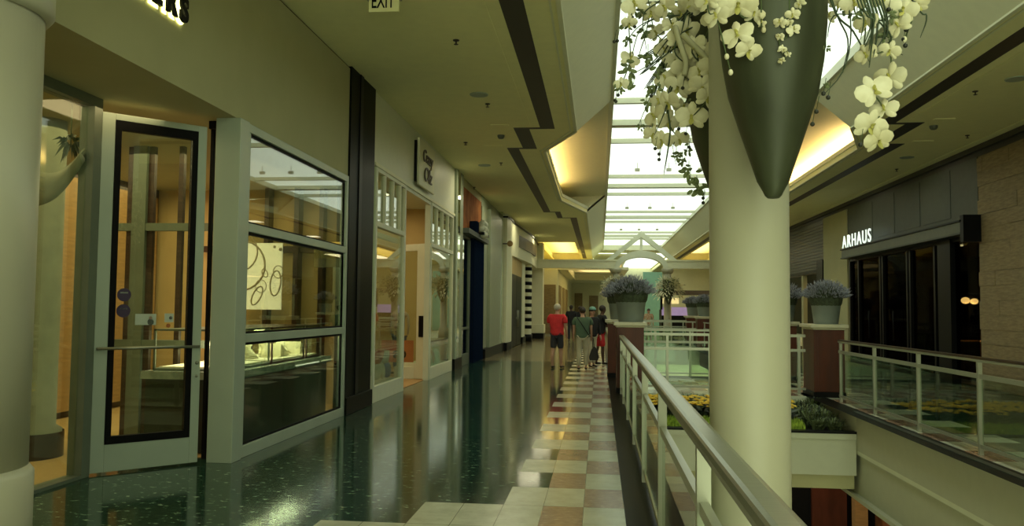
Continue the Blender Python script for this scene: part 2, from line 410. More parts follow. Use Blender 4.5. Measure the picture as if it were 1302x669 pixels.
def well_side(name, sgn):
    fx = (lambda x: x) if sgn > 0 else mir
    mb = MB()
    for ya, yb in ((Y0, 16.2), (29.9, 57)):
        mb.prism([(fx(x), z) for x, z in [(-.45, CZ), (.25, 5.70), (.25, 5.78), (-.45, 5.18)]], ya, yb, 0, 'y')
    for (ya, yb) in ((16.2, 29.9),):   # cove bays: a curved soffit rising to the skylight, with end walls
        prof = [(-2.5, 5.12), (-2.5, 5.36), (-2.3, 5.50), (-1.8, 5.58), (-1.0, 5.63), (.25, 5.70)]
        out = prof+[(x, z+.06) for x, z in prof[::-1]]
        n = len(prof)
        for i in range(n-1):
            q = [prof[i], prof[i+1], (prof[i+1][0], prof[i+1][1]+.05), (prof[i][0], prof[i][1]+.05)]
            mb.prism([(fx(x), z) for x, z in q], ya-.02, yb+.02, 1, 'y')
        for yy in (ya-.04, yb):
            mb.prism([(fx(x), z) for x, z in [(-2.5, 5.12), (-.45, 5.09), (.25, 5.70), (-1.0, 5.63), (-2.3, 5.5)]], yy, yy+.04, 0, 'y')
    return struct(mb.build(name, ['cream', 'cream']))
well_side('ceiling_well_left', 1); well_side('ceiling_well_right', -1)
def edge_trim(name, sgn):
    fx = (lambda x: x) if sgn > 0 else mir
    mb = MB(); pts = [(-.45, Y0)]+LIP+[(-.45, 57)]
    for dx, w_, z in ((-.03, .06, .030), (-.13, .025, .018)):
        for i in range(len(pts)-1):
            mb.obox((fx(pts[i][0]+dx), pts[i][1]), (fx(pts[i+1][0]+dx), pts[i+1][1]), w_, CZ-z, CZ-.001)
    for i in (1, 2, 3):   # upstand that hides the cove lamps
        mb.obox((fx(pts[i][0]), pts[i][1]), (fx(pts[i+1][0]), pts[i+1][1]), .05, CZ+.1, CZ+.20)
    return struct(mb.build(name, 'cream'))
edge_trim('trim_4', 1); edge_trim('trim_5', -1)
def stripes(name, sgn):
    fx = (lambda x: x) if sgn > 0 else mir
    mb = MB(); z0, z1 = CZ-.006, CZ+.002
    def r(x0, x1, ya, yb): mb.box(min(fx(x0), fx(x1)), max(fx(x0), fx(x1)), ya, yb, z0, z1)
    r(-1.16, -.88, Y0, 15.85); r(-1.68, -.88, 15.85, 15.98); r(-1.68, -1.38, 15.98, 17.85); r(-2.03, -1.38, 17.85, 17.98)
    r(-2.03, -1.78, 17.98, 29.75); r(-2.03, -1.42, 29.75, 29.9); r(-1.62, -1.42, 29.9, 31.7); r(-1.62, -.88, 31.7, 31.85); r(-1.13, -.88, 31.85, 57)
    return struct(mb.build(name, 'stripe'))
stripes('trim_6', 1); stripes('trim_7', -1)
# faint shallow ledge beside the stripe
for k, sg in enumerate((1, -1)):
    s = MB(); f = (lambda x: x) if sg > 0 else mir
    s.box(min(f(-1.36), f(-1.33)), max(f(-1.36), f(-1.33)), Y0, 15.6, CZ-.012, CZ+.001); s.box(min(f(-2.1), f(-1.75)), max(f(-2.1), f(-1.75)), 15.55, 15.65, CZ-.012, CZ+.001)
    s.box(min(f(-2.5), f(-2.1)), max(f(-2.5), f(-2.1)), 17.55, 17.65, CZ-.012, CZ+.001)
    struct(s.build('trim_%d' % (8+k), 'ceiling'))
# ---- skylight: glowing panes between white bars
SK = struct(thing('window_1', None, None, (CX, 25, 5.7), kind='structure'))
ybars = []
s = MB(); y = 9.1-9.52*2
thick = [9.1+9.52*k for k in range(-2, 6)]
s.box(.17, .27, Y0, 57, 5.66, 5.84); s.box(mir(.27), mir(.17), Y0, 57, 5.66, 5.84); s.box(.17, mir(.17), 56.2, 57, 5.6, 5.9)
for t in thick:
    if Y0 < t < 56: s.box(.25, mir(.25), t-.14, t+.14, 5.69, 5.84)
    for d in (-2.0, 2.0):
        if Y0 < t+d < 56: s.box(.25, mir(.25), t+d-.05, t+d+.05, 5.71, 5.84)
s.build('skylight_bars', 'white_paint', SK)
marks = sorted([Y0, 56.4]+[t+d for t in thick for d in (-2.0, 0, 2.0) if Y0 < t+d < 56])
for a, b in zip(marks[:-1], marks[1:]):
    MB().box(.2, mir(.2), a+.01, b-.01, 5.82, 5.85).build('pane', 'sky_pane', SK)
# small lamps hung under the skylight
lp = thing('skylight_spotlight', 'x', 'light', (0, 0, 0), 'small spotlights hung under the skylight')
MB().box(-.07, .07, -.05, .05, -.14, -.06).build('housing', 'rail', lp)
MB().tube([(0, 0, -.06), (0, 0, .12)], .008, 6).build('rod', 'rail', lp)
first = True
rows = [(24.0, 'nearest row'), (33.0, 'middle row'), (42.0, 'farthest row')]
for yy, rn in rows:
    for xx, cn in ((1.08, 'left lamp of three'), (1.98, 'middle lamp of three'), (2.88, 'right lamp of three')):
        lab = f'small grey spotlight hung under the white skylight, {cn} in the {rn}'
        if first: lp.location = (xx, yy, 5.71); lp['label'] = lab; first = False
        else: copy_tree(lp, (xx, yy, 5.71), label=lab)

# ---- enclosing walls
s = MB(); s.box(-9.4, -9.2, Y0, 76, -.6, 5.2); struct(s.build('wall_left', 'shop_wall'))
s = MB(); s.box(14, 14.2, Y0, 76, -.6, 5.2); struct(s.build('wall_right', 'blk'))
s = MB(); s.box(-9.4, 14.2, 76, 76.2, -.6, 6.0); struct(s.build('wall_end', 'cream'))
s = MB(); s.box(-.45, mir(-.45), 57.0, 57.1, 5.45, 6.1); s.box(-.45, 2.0, 57.1, 76, 5.30, 5.40); s.box(4.6, mir(-.45), 57.1, 76, 5.30, 5.40); struct(s.build('wall_skylight_end', 'cream'))
r = struct(thing('window_10', None, None, (3.3, 66, 5.3), kind='structure'))
MB().box(1.95, 4.65, 57.1, 75.5, 5.33, 5.37).build('pane', 'sky_pane', r)

# ================================================================== LEFT SHOP FRONTS
# -- jeweller's front: plaster bulkhead over a recessed entry
s = MB(); s.box(WL-.25, WL, Y0, 11.62, 3.45, CZ-.03); s.box(WL-.25, WL-.02, Y0, 11.62, CZ-.03, CZ, 1)
s.box(-9.2, WL-.25, Y0, 12.95, 3.45, 3.60, 0)
struct(s.build('wall_jeweller_bulkhead', ['plaster', 'blk']))
s = MB(); s.box(-9.2, -4.66, Y0, 12.9, 0, .006); s.box(-4.67, WL-.10, 8.15, 12.9, .0, .006); struct(s.build('floor_jeweller', 'carpet'))
# party walls
s = MB(); s.box(-9.2, WL-.12, 12.9, 13.05, 0, CZ); struct(s.build('wall_party', 'shop_wall'))
s = MB(); s.box(-9.2, WL-.2, 20.45, 20.6, 0, CZ); struct(s.build('wall_party.001', 'shop_wall'))
s = MB(); s.box(-9.2, WL-.2, 30.0, 30.15, 0, CZ); struct(s.build('wall_party.002', 'shop_wall'))
def shop_window(name, x, y0, y1, z0, z1, zs, ys, fw, fm, gm='glass', dpt=.09, bot=.12, gasket=True, xy=None):
    """frame and panes of one glazed shop front; runs from plan point a to b"""
    r = struct(thing(name, None, None, (x, y0, z0), kind='structure'))
    s = MB(); a = x-dpt/2; b = x+dpt/2
    s.box(a, b, y0, y1, z1-fw, z1); s.box(a, b, y0, y1, z0, z0+bot); s.box(a, b, y0, y0+fw, z0+bot, z1-fw); s.box(a, b, y1-fw, y1, z0+bot, z1-fw)
    for z in zs: s.box(a, b, y0+fw, y1-fw, z-fw/2, z+fw/2)
    s.build('frame', fm, r, .004)
    lv = [z0+bot]+[q for z in zs for q in (z-fw/2, z+fw/2)]+[z1-fw]
    for i in range(0, len(lv), 2):
        yl = [y0+fw]
        for (ya, za, zb) in ys:
            if lv[i] >= za-.2 and lv[i+1] <= zb+.2: yl += [ya-fw*.3, ya+fw*.3]
        yl.append(y1-fw)
        for j in range(0, len(yl), 2):
            MB().box(x-.006, x+.006, yl[j], yl[j+1], lv[i], lv[i+1]).build('pane', gm, r)
            if gasket:
                g = MB(); e = .022
                g.box(x-.015, x+.015, yl[j], yl[j+1], lv[i], lv[i]+e); g.box(x-.015, x+.015, yl[j], yl[j+1], lv[i+1]-e*1.3, lv[i+1])
                g.box(x-.015, x+.015, yl[j], yl[j]+e, lv[i], lv[i+1]); g.box(x-.015, x+.015, yl[j+1]-e, yl[j+1], lv[i], lv[i+1])
                g.build('gasket', 'dark_gasket', r)
        if len(yl) > 2:
            g = MB()
            for j in range(1, len(yl)-1, 2): g.box(a, b, yl[j], yl[j+1], lv[i], lv[i+1])
            g.build('mullion', fm, r)
    return r
shop_window('window_2', WL-.02, 8.12, 11.60, 0, 3.45, [2.37, 1.22], [], .09, 'alu')
s = MB(); s.box(-3.86, -3.60, 7.90, 8.12, 0, 3.45); struct(s.build('trim_10', 'alu', bevel=.004))
# window left of the door
r = struct(thing('window_3', None, None, (-4.65, 5, 0), kind='structure'))
s = MB(); s.box(-4.72, -4.58, 2.0, 7.12, 3.36, 3.45); s.box(-4.72, -4.58, 7.0, 7.12, 0, 3.36); s.box(-4.72, -4.58, 2.0, 7.0, 0, .03); s.build('frame', 'alu_dark', r)
MB().box(-4.656, -4.644, 2.0, 7.0, .03, 3.36).build('pane', 'glass', r)
s = MB(); s.box(-9.2, -4.58, 1.9, 2.0, 0, 3.45); struct(s.build('wall_jeweller_side', 'shop_wall'))
s = MB(); s.box(-4.72, WL, Y0, 2.0, 0, 3.45); struct(s.build('wall_jeweller_front', 'plaster'))
# the open glass door standing at an angle
A_, B_ = Vector((-4.60, 7.14)), Vector((-3.93, 7.84))
dd = (B_-A_).normalized(); Lw = (B_-A_).length
def dp(t): q = A_+dd*t; return (q.x, q.y)
r = struct(thing('door_1', 'tall glass door in a grey green frame standing open', None, (A_.x, A_.y, 0), kind='structure'))
s = MB(); st = .115; H_ = 3.34
s.obox(dp(0), dp(st), .05, .02, H_); s.obox(dp(Lw-st*.75), dp(Lw), .05, .02, H_); s.obox(dp(st), dp(Lw-st*.75), .05, .02, .27); s.obox(dp(st), dp(Lw-st*.75), .05, H_-.06, H_)
s.build('door_frame', 'alu', r, .004)
s = MB(); g = .055; a0, a1 = st, Lw-st*.75
s.obox(dp(a0), dp(a0+g), .06, .27, H_-.06); s.obox(dp(a1-g), dp(a1), .06, .27, H_-.06); s.obox(dp(a0+g), dp(a1-g), .06, .27, .34); s.obox(dp(a0+g), dp(a1-g), .06, H_-.15, H_-.06)
s.build('gasket', 'dark_gasket', r)
MB().obox(dp(a0+g), dp(a1-g), .012, .34, H_-.15).build('pane', 'glass', r)
nrm = Vector((dd.y, -dd.x))          # towards the camera side
def off(t, d): q = A_+dd*t+nrm*d; return (q.x, q.y)
s = MB(); p0 = off(.01, .075); p1 = off(Lw-.03, .075)
s.tube([(*p0, 1.15), (*p1, 1.15)], .014, 10)
for t in (.05, Lw-.07): s.tube([(*off(t, .02), 1.15), (*off(t, .075), 1.15)], .010, 8)
s.build('push_bar', 'steel', r)
s = MB(); q = off(Lw-.035, .03)
s.ball((*q, .99), .018, 0, 10, 6); s.ball((*q, .86), .014, 0, 10, 6); s.build('lock', 'steel', r)
def decal(nm, t, z, rad=None, wh=None, m='purple'):
    mb = MB(); X3 = Vector((dd.x, dd.y, 0)); o3 = Vector((*off(t, .009), z)); n3 = Vector((nrm.x, nrm.y, 0))
    if rad: pl = [o3+X3*math.cos(2*PI*k/24)*rad+Vector((0, 0, 1))*math.sin(2*PI*k/24)*rad for k in range(24)]
    else: pl = [o3+X3*a*wh[0]/2+Vector((0, 0, 1))*b*wh[1]/2 for a, b in ((-1, -1), (1, -1), (1, 1), (-1, 1))]
    n = len(pl); mb.add(pl+[p+n3*.002 for p in pl], [tuple(range(n)), tuple(range(n, 2*n))[::-1]]+[(i, (i+1) % n, n+(i+1) % n, n+i) for i in range(n)])
    return mb.build(nm, m, r)
decal('round_sticker', .245, 1.645, .062); decal('round_sticker', .243, 1.495, .062)
decal('sticker_band', .245, 1.665, None, (.07, .014), 'card'); decal('sticker_band', .243, 1.515, None, (.07, .014), 'card')
decal('notice_card', .445, 1.415, None, (.19, .105), 'card'); decal('notice_card', .66, 1.43, None, (.085, .085), 'card')
s2 = decal('notice_portrait', .49, 1.39, .03, None, 'blackcloth'); decal('notice_portrait', .49, 1.43, .016, None, 'skin')
decal('notice_portrait', .675, 1.43, .016, None, 'blackcloth'); decal('round_sticker', .655, 1.355, .02, None, 'copper')
# sidelight between door and post
r = struct(thing('window_4', None, None, (-3.92, 7.9, 0), kind='structure'))
s = MB(); s.obox((-4.0, 8.1), (-3.97, 8.1), .05, 0, 3.45); s.obox((-3.86, 8.05), (-4.0, 8.05), .05, 3.37, 3.45); s.build('frame', 'dark_gasket', r)
# jeweller's fit-out: a second glazed screen and posts inside, honey wood wall
for k, (xa, ya, xb, yb) in enumerate([(-5.2, 8.4, -5.2, 12.2)]):
    pass
s = MB()
for yy in (8.6, 10.0, 11.4): s.box(-7.26, -7.2, yy, yy+1.38, .1, 3.3, 0)
s.box(-7.3, -7.2, 2.0, 8.5, 0, 3.45, 0); s.box(-7.3, -7.26, 8.5, 12.9, 0, 3.45, 1)
struct(s.build('wall_jeweller_panelling', ['wood', 'shop_wood']))
s = MB(); s.box(-5.35, -5.28, 12.70, 12.9, 0, 3.45); s.box(-4.86, -4.78, 12.70, 12.9, 0, 3.45); s.box(-4.45, -4.38, 12.72, 12.9, 0, 3.45); s.box(-6.4, -4.4, 12.78, 12.9, 2.42, 2.52)
struct(s.build('trim_11', 'shop_wood'))
# metal posts and rail of the vestibule seen through the glass door
r = struct(thing('window_5', None, None, (-5.6, 9.0, 0), kind='structure'))
s = MB()
vy = 9.3; vx = [AY(q, 300, vy).x for q in (140, 178, 228, 290)]
for xx, hw in ((vx[0], .03), (vx[1], .085), (vx[3], .03)): s.box(xx-hw, xx+hw, vy-.05, vy+.05, 0, 3.45)
for z in (AY(190, 289, vy).z, AY(190, 437, vy).z): s.box(vx[0], vx[3], vy-.04, vy+.04, z-.045, z+.045)
s.build('frame', 'alu_dark', r)
s = MB()
for xx, hw in ((vx[1]-.13, .045), (vx[1]+.12, .035), (vx[2], .03)): s.box(xx-hw, xx+hw, vy+.0, vy+.06, 0, 3.45)
s.build('dark_posts', 'shop_wood', r)
# round pier inside by the left window
s = MB(); s.lathe([(.30, 0), (.30, .28), (.24, .32), (.24, 3.45)], (-5.75, 7.9, 0), 24); struct(s.build('column_inside', 'drape'))
s = MB(); s.lathe([(.32, 0), (.32, .26)], (-5.75, 7.9, 0.0), 24); struct(s.build('baseboard_inside', 'shop_wood'))

# poster with rings and earrings on the party wall
po = thing('ring_poster', 'lit cream poster with outlines of large rings and earrings, inside the jewellery shop', 'poster', (-5.6, 12.72, 1.5))
MB().box(-6.15, -5.03, 12.66, 12.70, 1.50, 2.56).build('board', 'display', po)
s = MB(); yq = 12.655
s.torus((-5.75, yq, 2.42), .32, .013, mi=0); s.torus((-5.70, yq, 2.20), .40, .016)
s.torus((-5.30, yq, 2.08), .07, .008, rot=.5, sx=.6); s.torus((-5.42, yq, 1.72), .16, .012, sx=.42, rot=-.45); s.torus((-5.36, yq, 1.87), .10, .007, sx=.9)
s.torus((-5.12, yq, 1.92), .20, .012, sx=.42, rot=-.1); s.torus((-5.08, yq, 2.10), .10, .007, sx=.8)
s.ball((-5.15, yq, 2.50), .025); s.ball((-5.05, yq, 2.46), .03)
s.build('printed_rings', 'ring_print', po)

# window counter: dark front, grey marble ledge, glass show cases on top
ct = thing('display_counter', 'long dark shop counter with grey marble ledge behind the jewellery shop window', 'counter', (-4.2, 10, 0))
MB().box(-4.75, -3.85, 8.3, 11.45, .02, .78).build('counter_body', 'counter', ct)
MB().box(-4.78, -3.80, 8.25, 11.5, .78, .86).build('ledge', 'marble', ct)
for i, (ya, yb) in enumerate(((8.35, 9.55), (9.62, 10.72), (10.8, 11.4))):
    lab = ['glass show case with a leaning necklace stand, beside the shop window post', 'glass show case holding a tall necklace bust, middle of the window counter', 'small glass show case on the window counter beside the black pillar'][i]
    sc_ = thing('glass_show_case', lab, 'show case', (-4.3, ya, .86), 'glass show cases on the window counter')
    s = MB()
    for xx in (-4.7, -3.93):
        for yy in (ya, yb-.02): s.box(xx, xx+.02, yy, yy+.02, .86, 1.30)
    s.box(-4.7, -3.91, ya, yb, 1.28, 1.30); s.box(-4.7, -3.91, ya, yb, .86, .885)
    s.build('frame', 'shop_wood' if i else 'alu_dark', sc_)
    MB().box(-3.925, -3.918, ya+.02, yb-.02, .885, 1.28).build('glass_front', 'glass', sc_)
    MB().box(-4.66, -3.96, ya+.05, yb-.05, .886, .90).build('display_pad', 'velvet', sc_)
def bust(loc, h, lab, lean=.0):
    t = thing('necklace_stand', lab, 'jewellery stand', loc, 'cream jewellery stands in the shop window')
    x, y, z = loc
    s = MB(); s.tube([(x, y, z), (x-.02, y+.02, z+h*.35), (x-.05, y-.02, z+h*.62), (x-.06, y-lean, z+h)], [.085, .05, .055, .075], 12)
    s.build('bust', 'velvet', t)
    MB().lathe([(.09, 0), (.10, .012), (.02, .02)], loc, 16).build('base', 'velvet', t)
bust((-4.25, 10.25, .905), .33, 'tall cream necklace bust in the middle glass show case', .10)
bust((-4.3, 9.9, .905), .17, 'short cream necklace stand beside the tall bust in the show case')
bust((-4.3, 11.0, .905), .14, 'low cream jewellery stand in the small show case by the black pillar')
bust((-4.2, 8.75, .905), .20, 'cream jewellery stand in the show case nearest the entrance', -.1)
for i, (yy, zz, l) in enumerate(((9.1, .9, 'cream slanted ramp tray in the show case nearest the entrance'), (10.5, .9, 'cream slanted ramp tray behind the necklace busts'), (11.2, .9, 'cream slanted tray at the far end of the window counter'))):
    s = MB(); s.prism([(yy-.14, zz), (yy+.14, zz), (yy+.14, zz+.03), (yy-.12, zz+.17)], -4.4, -4.1, 0, 'x')
    tag(s.build('jewellery_tray', 'velvet'), l, 'jewellery tray', 'jewellery trays in the shop window')
# drape and wall plant in the left window
s = MB(); n = 14; pts = []
for i in range(n+1):
    t = i/n; q = AY(44+62*t, 240-44*t+14*math.sin(PI*t), 6.95)
    for j in range(5):
        pts.append(q+Vector((0, .03*math.cos(j*1.7), -(.16-.11*t)*(j-2)*.5)))
fs = [(i*5+j, i*5+j+1, (i+1)*5+j+1, (i+1)*5+j) for i in range(n) for j in range(4)]
s.add(pts, fs, 0, True); o = s.build('hanging_drape', 'drape'); so = o.modifiers.new('solid', 'SOLIDIFY'); so.thickness = .015
tag(o, 'pale sheer drape swagged behind the glass left of the open door', 'drape')
t = thing('hanging_plant', 'dark wispy leafy plant above the swagged drape in the window left of the door', 'plant', AY(90, 180, 7.1))
s = MB(); c = AY(90, 180, 7.1)
for k in range(70):
    a = random.uniform(0, 2*PI); l = random.uniform(.06, .19); d = Vector((math.cos(a), random.uniform(-.5, .5), math.sin(a)*.7)).normalized()
    w_ = d.cross(Vector((.2, 1, .3))).normalized()*.014
    p0 = c+d*.03; p1 = c+d*l*.6; p2 = c+d*l+Vector((0, 0, -.05))
    s.add([p0, p1+w_, p2, p1-w_], [(0, 1, 2, 3)])
s.build('leaves', 'blade', t); MB().tube([c+Vector((.0, 0, -.04)), c+Vector((0, 0, .5))], .006, 6).build('wire', 'stem', t)

# letters ERS over the entry, lit from behind
sg = thing('halo_letter_sign', 'dark raised letters ERS with yellow glow behind, on the olive shop bulkhead', 'sign', (WL, 6.3, 4.1))
for ch, yy in (('L', 5.99), ('E', 6.20), ('R', 6.41), ('S', 6.645)):
    letters(ch, 'letter', 'blk', sg, .285, .012, (WL+.05, yy, 4.02), LX, LZ, .012, sx=.95)
    letters(ch, 'letter_glow', 'halo', sg, .285, .003, (WL+.012, yy, 4.015), LX, LZ, .022, sx=.95)
# exit sign under the ceiling
ex = thing('exit_sign', 'pale hanging EXIT sign with dark letters under the left ceiling', 'sign', (-1.9, 9.0, CZ))
eb = AY(471, 12, 9.0); ec = AY(505, 12, 9.0)
MB().box(eb.x-.02, ec.x+.02, 9.0, 9.03, eb.z-.03, CZ-.03).build('panel', 'ceiling', ex)
MB().box(eb.x-.04, ec.x+.04, 8.97, 9.06, CZ-.035, CZ).build('bracket', 'rail', ex)
letters('EXIT', 'lettering', 'blk', ex, .235, .003, (eb.x+.008, 8.995, eb.z+.015), (1, 0, 0), (0, -1, 0), .002, sx=.56)

# black granite pillar
pl = struct(thing('column_granite', 'black granite pillar between the two shop fronts', None, (WL, 12.3, 0), kind='structure'))
s = MB(); s.box(WL-.15, WL+.03, 11.62, 12.92, .25, CZ); s.build('shaft', 'black', pl)
s = MB(); s.box(WL-.15, WL+.055, 11.60, 12.97, 0, .25); s.build('base', 'black', pl, .01)
s = MB(); s.box(WL-.12, WL+.045, 12.05, 12.2, .25, CZ); s.build('shaft_rib', 'blk', pl)

# -- second shop: white frames
s = MB(); s.box(WL-.2, WL, 13.02, 20.45, 3.88, CZ); s.box(-9.2, WL-.2, 13.05, 20.45, 4.05, 4.2); struct(s.build('wall_white_fascia', 'white_paint'))
s = MB(); s.box(WL-.02, WL+.03, 13.02, 20.45, 3.86, 3.92); struct(s.build('trim_12', 'cream'))
s = MB(); s.box(-9.2, WL-.1, 13.05, 20.45, 0, .008); struct(s.build('floor_white_shop', 'wood'))
s = MB(); s.box(WL-.10, WL-.01, 13.02, 13.14, .45, 3.88); struct(s.build('wall_mirror_return', 'mirror'))
shop_window('window_6', WL-.03, 13.14, 15.22, .0, 3.88, [2.93], [(13.72, 2.9, 3.9), (14.28, 2.9, 3.9), (14.8, 2.9, 3.9)], .085, 'white_paint', bot=.26, gasket=False)
shop_window('window_7', WL-.03, 17.62, 20.35, .0, 3.88, [2.93], [(18.3, 2.9, 3.9), (18.98, 2.9, 3.9), (19.66, 2.9, 3.9)], .085, 'white_paint', bot=.26, gasket=False)
# transom over the doorway and the white door swung inwards
r = struct(thing('window_8', None, None, (WL, 16.4, 2.9), kind='structure'))
s = MB(); s.box(WL-.10, WL, 15.22, 17.62, 3.79, 3.88); s.box(WL-.8, WL-.72, 15.22, 17.62, 2.95, 3.05); s.build('frame', 'white_paint', r)
e0, e1 = Vector((-3.70, 17.58)), Vector((-4.42, 18.05))
dd2 = (e1-e0).normalized(); L2 = (e1-e0).length
def dq(t, n=0): q = e0+dd2*t+Vector((-dd2.y, dd2.x))*n; return (q.x, q.y)
r = struct(thing('door_2', 'white framed glass shop door standing ajar', None, (e0.x, e0.y, 0), kind='structure'))
s = MB(); s.obox(dq(0), dq(.30), .05, .02, 2.95); s.obox(dq(L2-.10), dq(L2), .05, .02, 2.95); s.obox(dq(.30), dq(L2-.1), .05, .02, .35); s.obox(dq(.30), dq(L2-.1), .05, 2.80, 2.95); s.build('door_frame', 'white_paint', r, .004)
MB().obox(dq(.30), dq(L2-.1), .012, .35, 2.80).build('pane', 'glass', r)
MB().obox(dq(.06, .04), dq(.20, .04), .03, .92, 1.38).build('pull_handle', 'blk', r)
s = MB(); s.box(WL-.12, WL, 15.22, 15.30, 0, 3.8); s.box(WL-.12, WL, 17.55, 17.62, 0, 3.8); struct(s.build('trim_13', 'white_paint'))
# board sign
sg = thing('board_sign', 'square cream board sign with dark script lettering above the white shop door', 'sign', (WL, 16.6, 4.4))
MB().box(WL+.05, WL+.10, 15.92, 17.42, 3.99, 4.93).build('board', 'cream', sg, .01)
MB().box(WL+.0, WL+.05, 15.88, 15.98, 4.05, 4.87).build('side_case', 'blk', sg)
letters('Crazy', 'lettering', 'sign_ink', sg, .36, .012, (WL+.115, 16.18, 4.52), LX, LZ, .0, sx=1.1, shear=.2)
letters('Olz', 'lettering', 'sign_ink', sg, .42, .012, (WL+.115, 16.3, 4.14), LX, LZ, .0, sx=1.25, shear=.2)
# ceiling lamps inside, cushions, mannequin
for i, (x, y, l) in enumerate(((-4.7, 16.2, 'round lit ceiling lamp just inside the white shop doorway'), (-4.6, 17.6, 'round lit ceiling lamp over the open white door, further in'))):
    t = thing('shop_downlight', l, 'ceiling light', (x, y, 4.05), 'lamps on the white shop ceiling')
    MB().lathe([(.13, -.02), (.16, 0), (.13, -.025), (.0, -.03)], (x, y, 4.05), 20).build('trim_ring', 'white_paint', t)
    MB().lathe([(.0, -.032), (.12, -.03), (.12, -.02)], (x, y, 4.05), 20).build('diffuser', 'downlight', t)
def cushion(c, r_, m, lab, rz=0):
    s = MB(); n = 12; vs = []; fs = []
    for i in range(n+1):
        for j in range(n+1):
            u = i/n*2-1; v = j/n*2-1; h = (1-u**4)*(1-v**4)
            for sg_ in (1, -1): vs.append((u*r_*(1-.06*v*v), sg_*h*r_*.38, v*r_*(1-.06*u*u)))
    I = lambda i, j, k: (i*(n+1)+j)*2+k
    for i in range(n):
        for j in range(n):
            for k in (0, 1): fs.append((I(i, j, k), I(i+1, j, k), I(i+1, j+1, k), I(i, j+1, k)))
    s.add(vs, fs, 0, True); o = s.build('cushion', [m]); o.location = c; o.rotation_euler = (random.uniform(-.3, .3), 0, rz)
    return tag(o, lab, 'cushion', 'cushions piled in the shop windows')
W_ = 'in the first white framed window'
cushion((-3.88, 14.2, .42), .15, 'pillow_w', 'white cushion lowest and nearest the black pillar '+W_, 1.2)
cushion((-3.88, 14.58, .42), .15, 'pillow_w', 'white cushion low in the middle '+W_, 1.9)
cushion((-3.87, 14.93, .41), .14, 'pillow_b', 'blue grey cushion beside the doorway end '+W_, 1.5)
cushion((-3.88, 14.38, .69), .14, 'pillow_o', 'orange cushion on top of the pile '+W_, 1.4)
cushion((-3.88, 14.75, .66), .12, 'pillow_w', 'small white cushion on the pile beside the orange one '+W_, 1.0)
W_ = 'in the second white framed window'
cushion((-3.88, 18.6, .42), .16, 'pillow_w', 'white cushion beside the open door '+W_, 1.3)
cushion((-3.88, 19.1, .42), .16, 'pillow_o', 'orange striped cushion in the middle '+W_, 1.7)
cushion((-3.88, 19.65, .42), .16, 'pillow_w', 'white cushion at the far end '+W_, 1.5)
for i, (ya, yb, l) in enumerate(((13.3, 15.1, 'low white plinth in the first white framed window'), (17.75, 20.2, 'low white plinth in the second white framed window'))):
    tag(MB().box(-4.45, -3.76, ya, yb, .01, .265).build('window_plinth', 'white_paint'), l, 'plinth', 'window plinths')
# shelving seen through the white shop windows
for i, (ya, l) in enumerate(((14.0, 'tall open shelf of goods behind the first white framed window'), (18.6, 'tall open shelf of goods behind the second white framed window'))):
    sh = thing('goods_shelf', l, 'shelf', (-6.6, ya, 0), 'shelves in the white shop')
    s = MB(); s.box(-6.9, -6.85, ya-1, ya+1, .01, 2.3)
    for z in (.1, .65, 1.2, 1.75, 2.3): s.box(-6.9, -6.5, ya-1, ya+1, z-.02, z+.01)
    s.build('shelf_unit', 'wood', sh)
    s = MB()
    for z in (.11, .66, 1.21, 1.76):
        yy = ya-.95
        while yy < ya+.8:
            w_ = random.uniform(.1, .25); s.box(-6.82, -6.55, yy, yy+w_, z, z+random.uniform(.15, .4), random.randint(0, 3)); yy += w_+.05
    s.build('goods', ['floral', 'teal', 'pillow_w', 'copper'], sh)
def skin_obj(name, verts, edges, radii, m, parent, sub=2, root=0):
    me = bpy.data.meshes.new(name); me.from_pydata([tuple(v) for v in verts], edges, [])
    o = bpy.data.objects.new(name, me); COL.objects.link(o)
    sk = o.modifiers.new('skin', 'SKIN'); sk.use_smooth_shade = True
    sl = me.skin_vertices[0].data
    for i, r_ in enumerate(radii):
        sl[i].radius = r_ if isinstance(r_, tuple) else (r_, r_); sl[i].use_root = (i == root)
    sb = o.modifiers.new('sub', 'SUBSURF'); sb.levels = sub; sb.render_levels = sub
    me.materials.append(M[m])
    if parent: adopt(o, parent)
    return o

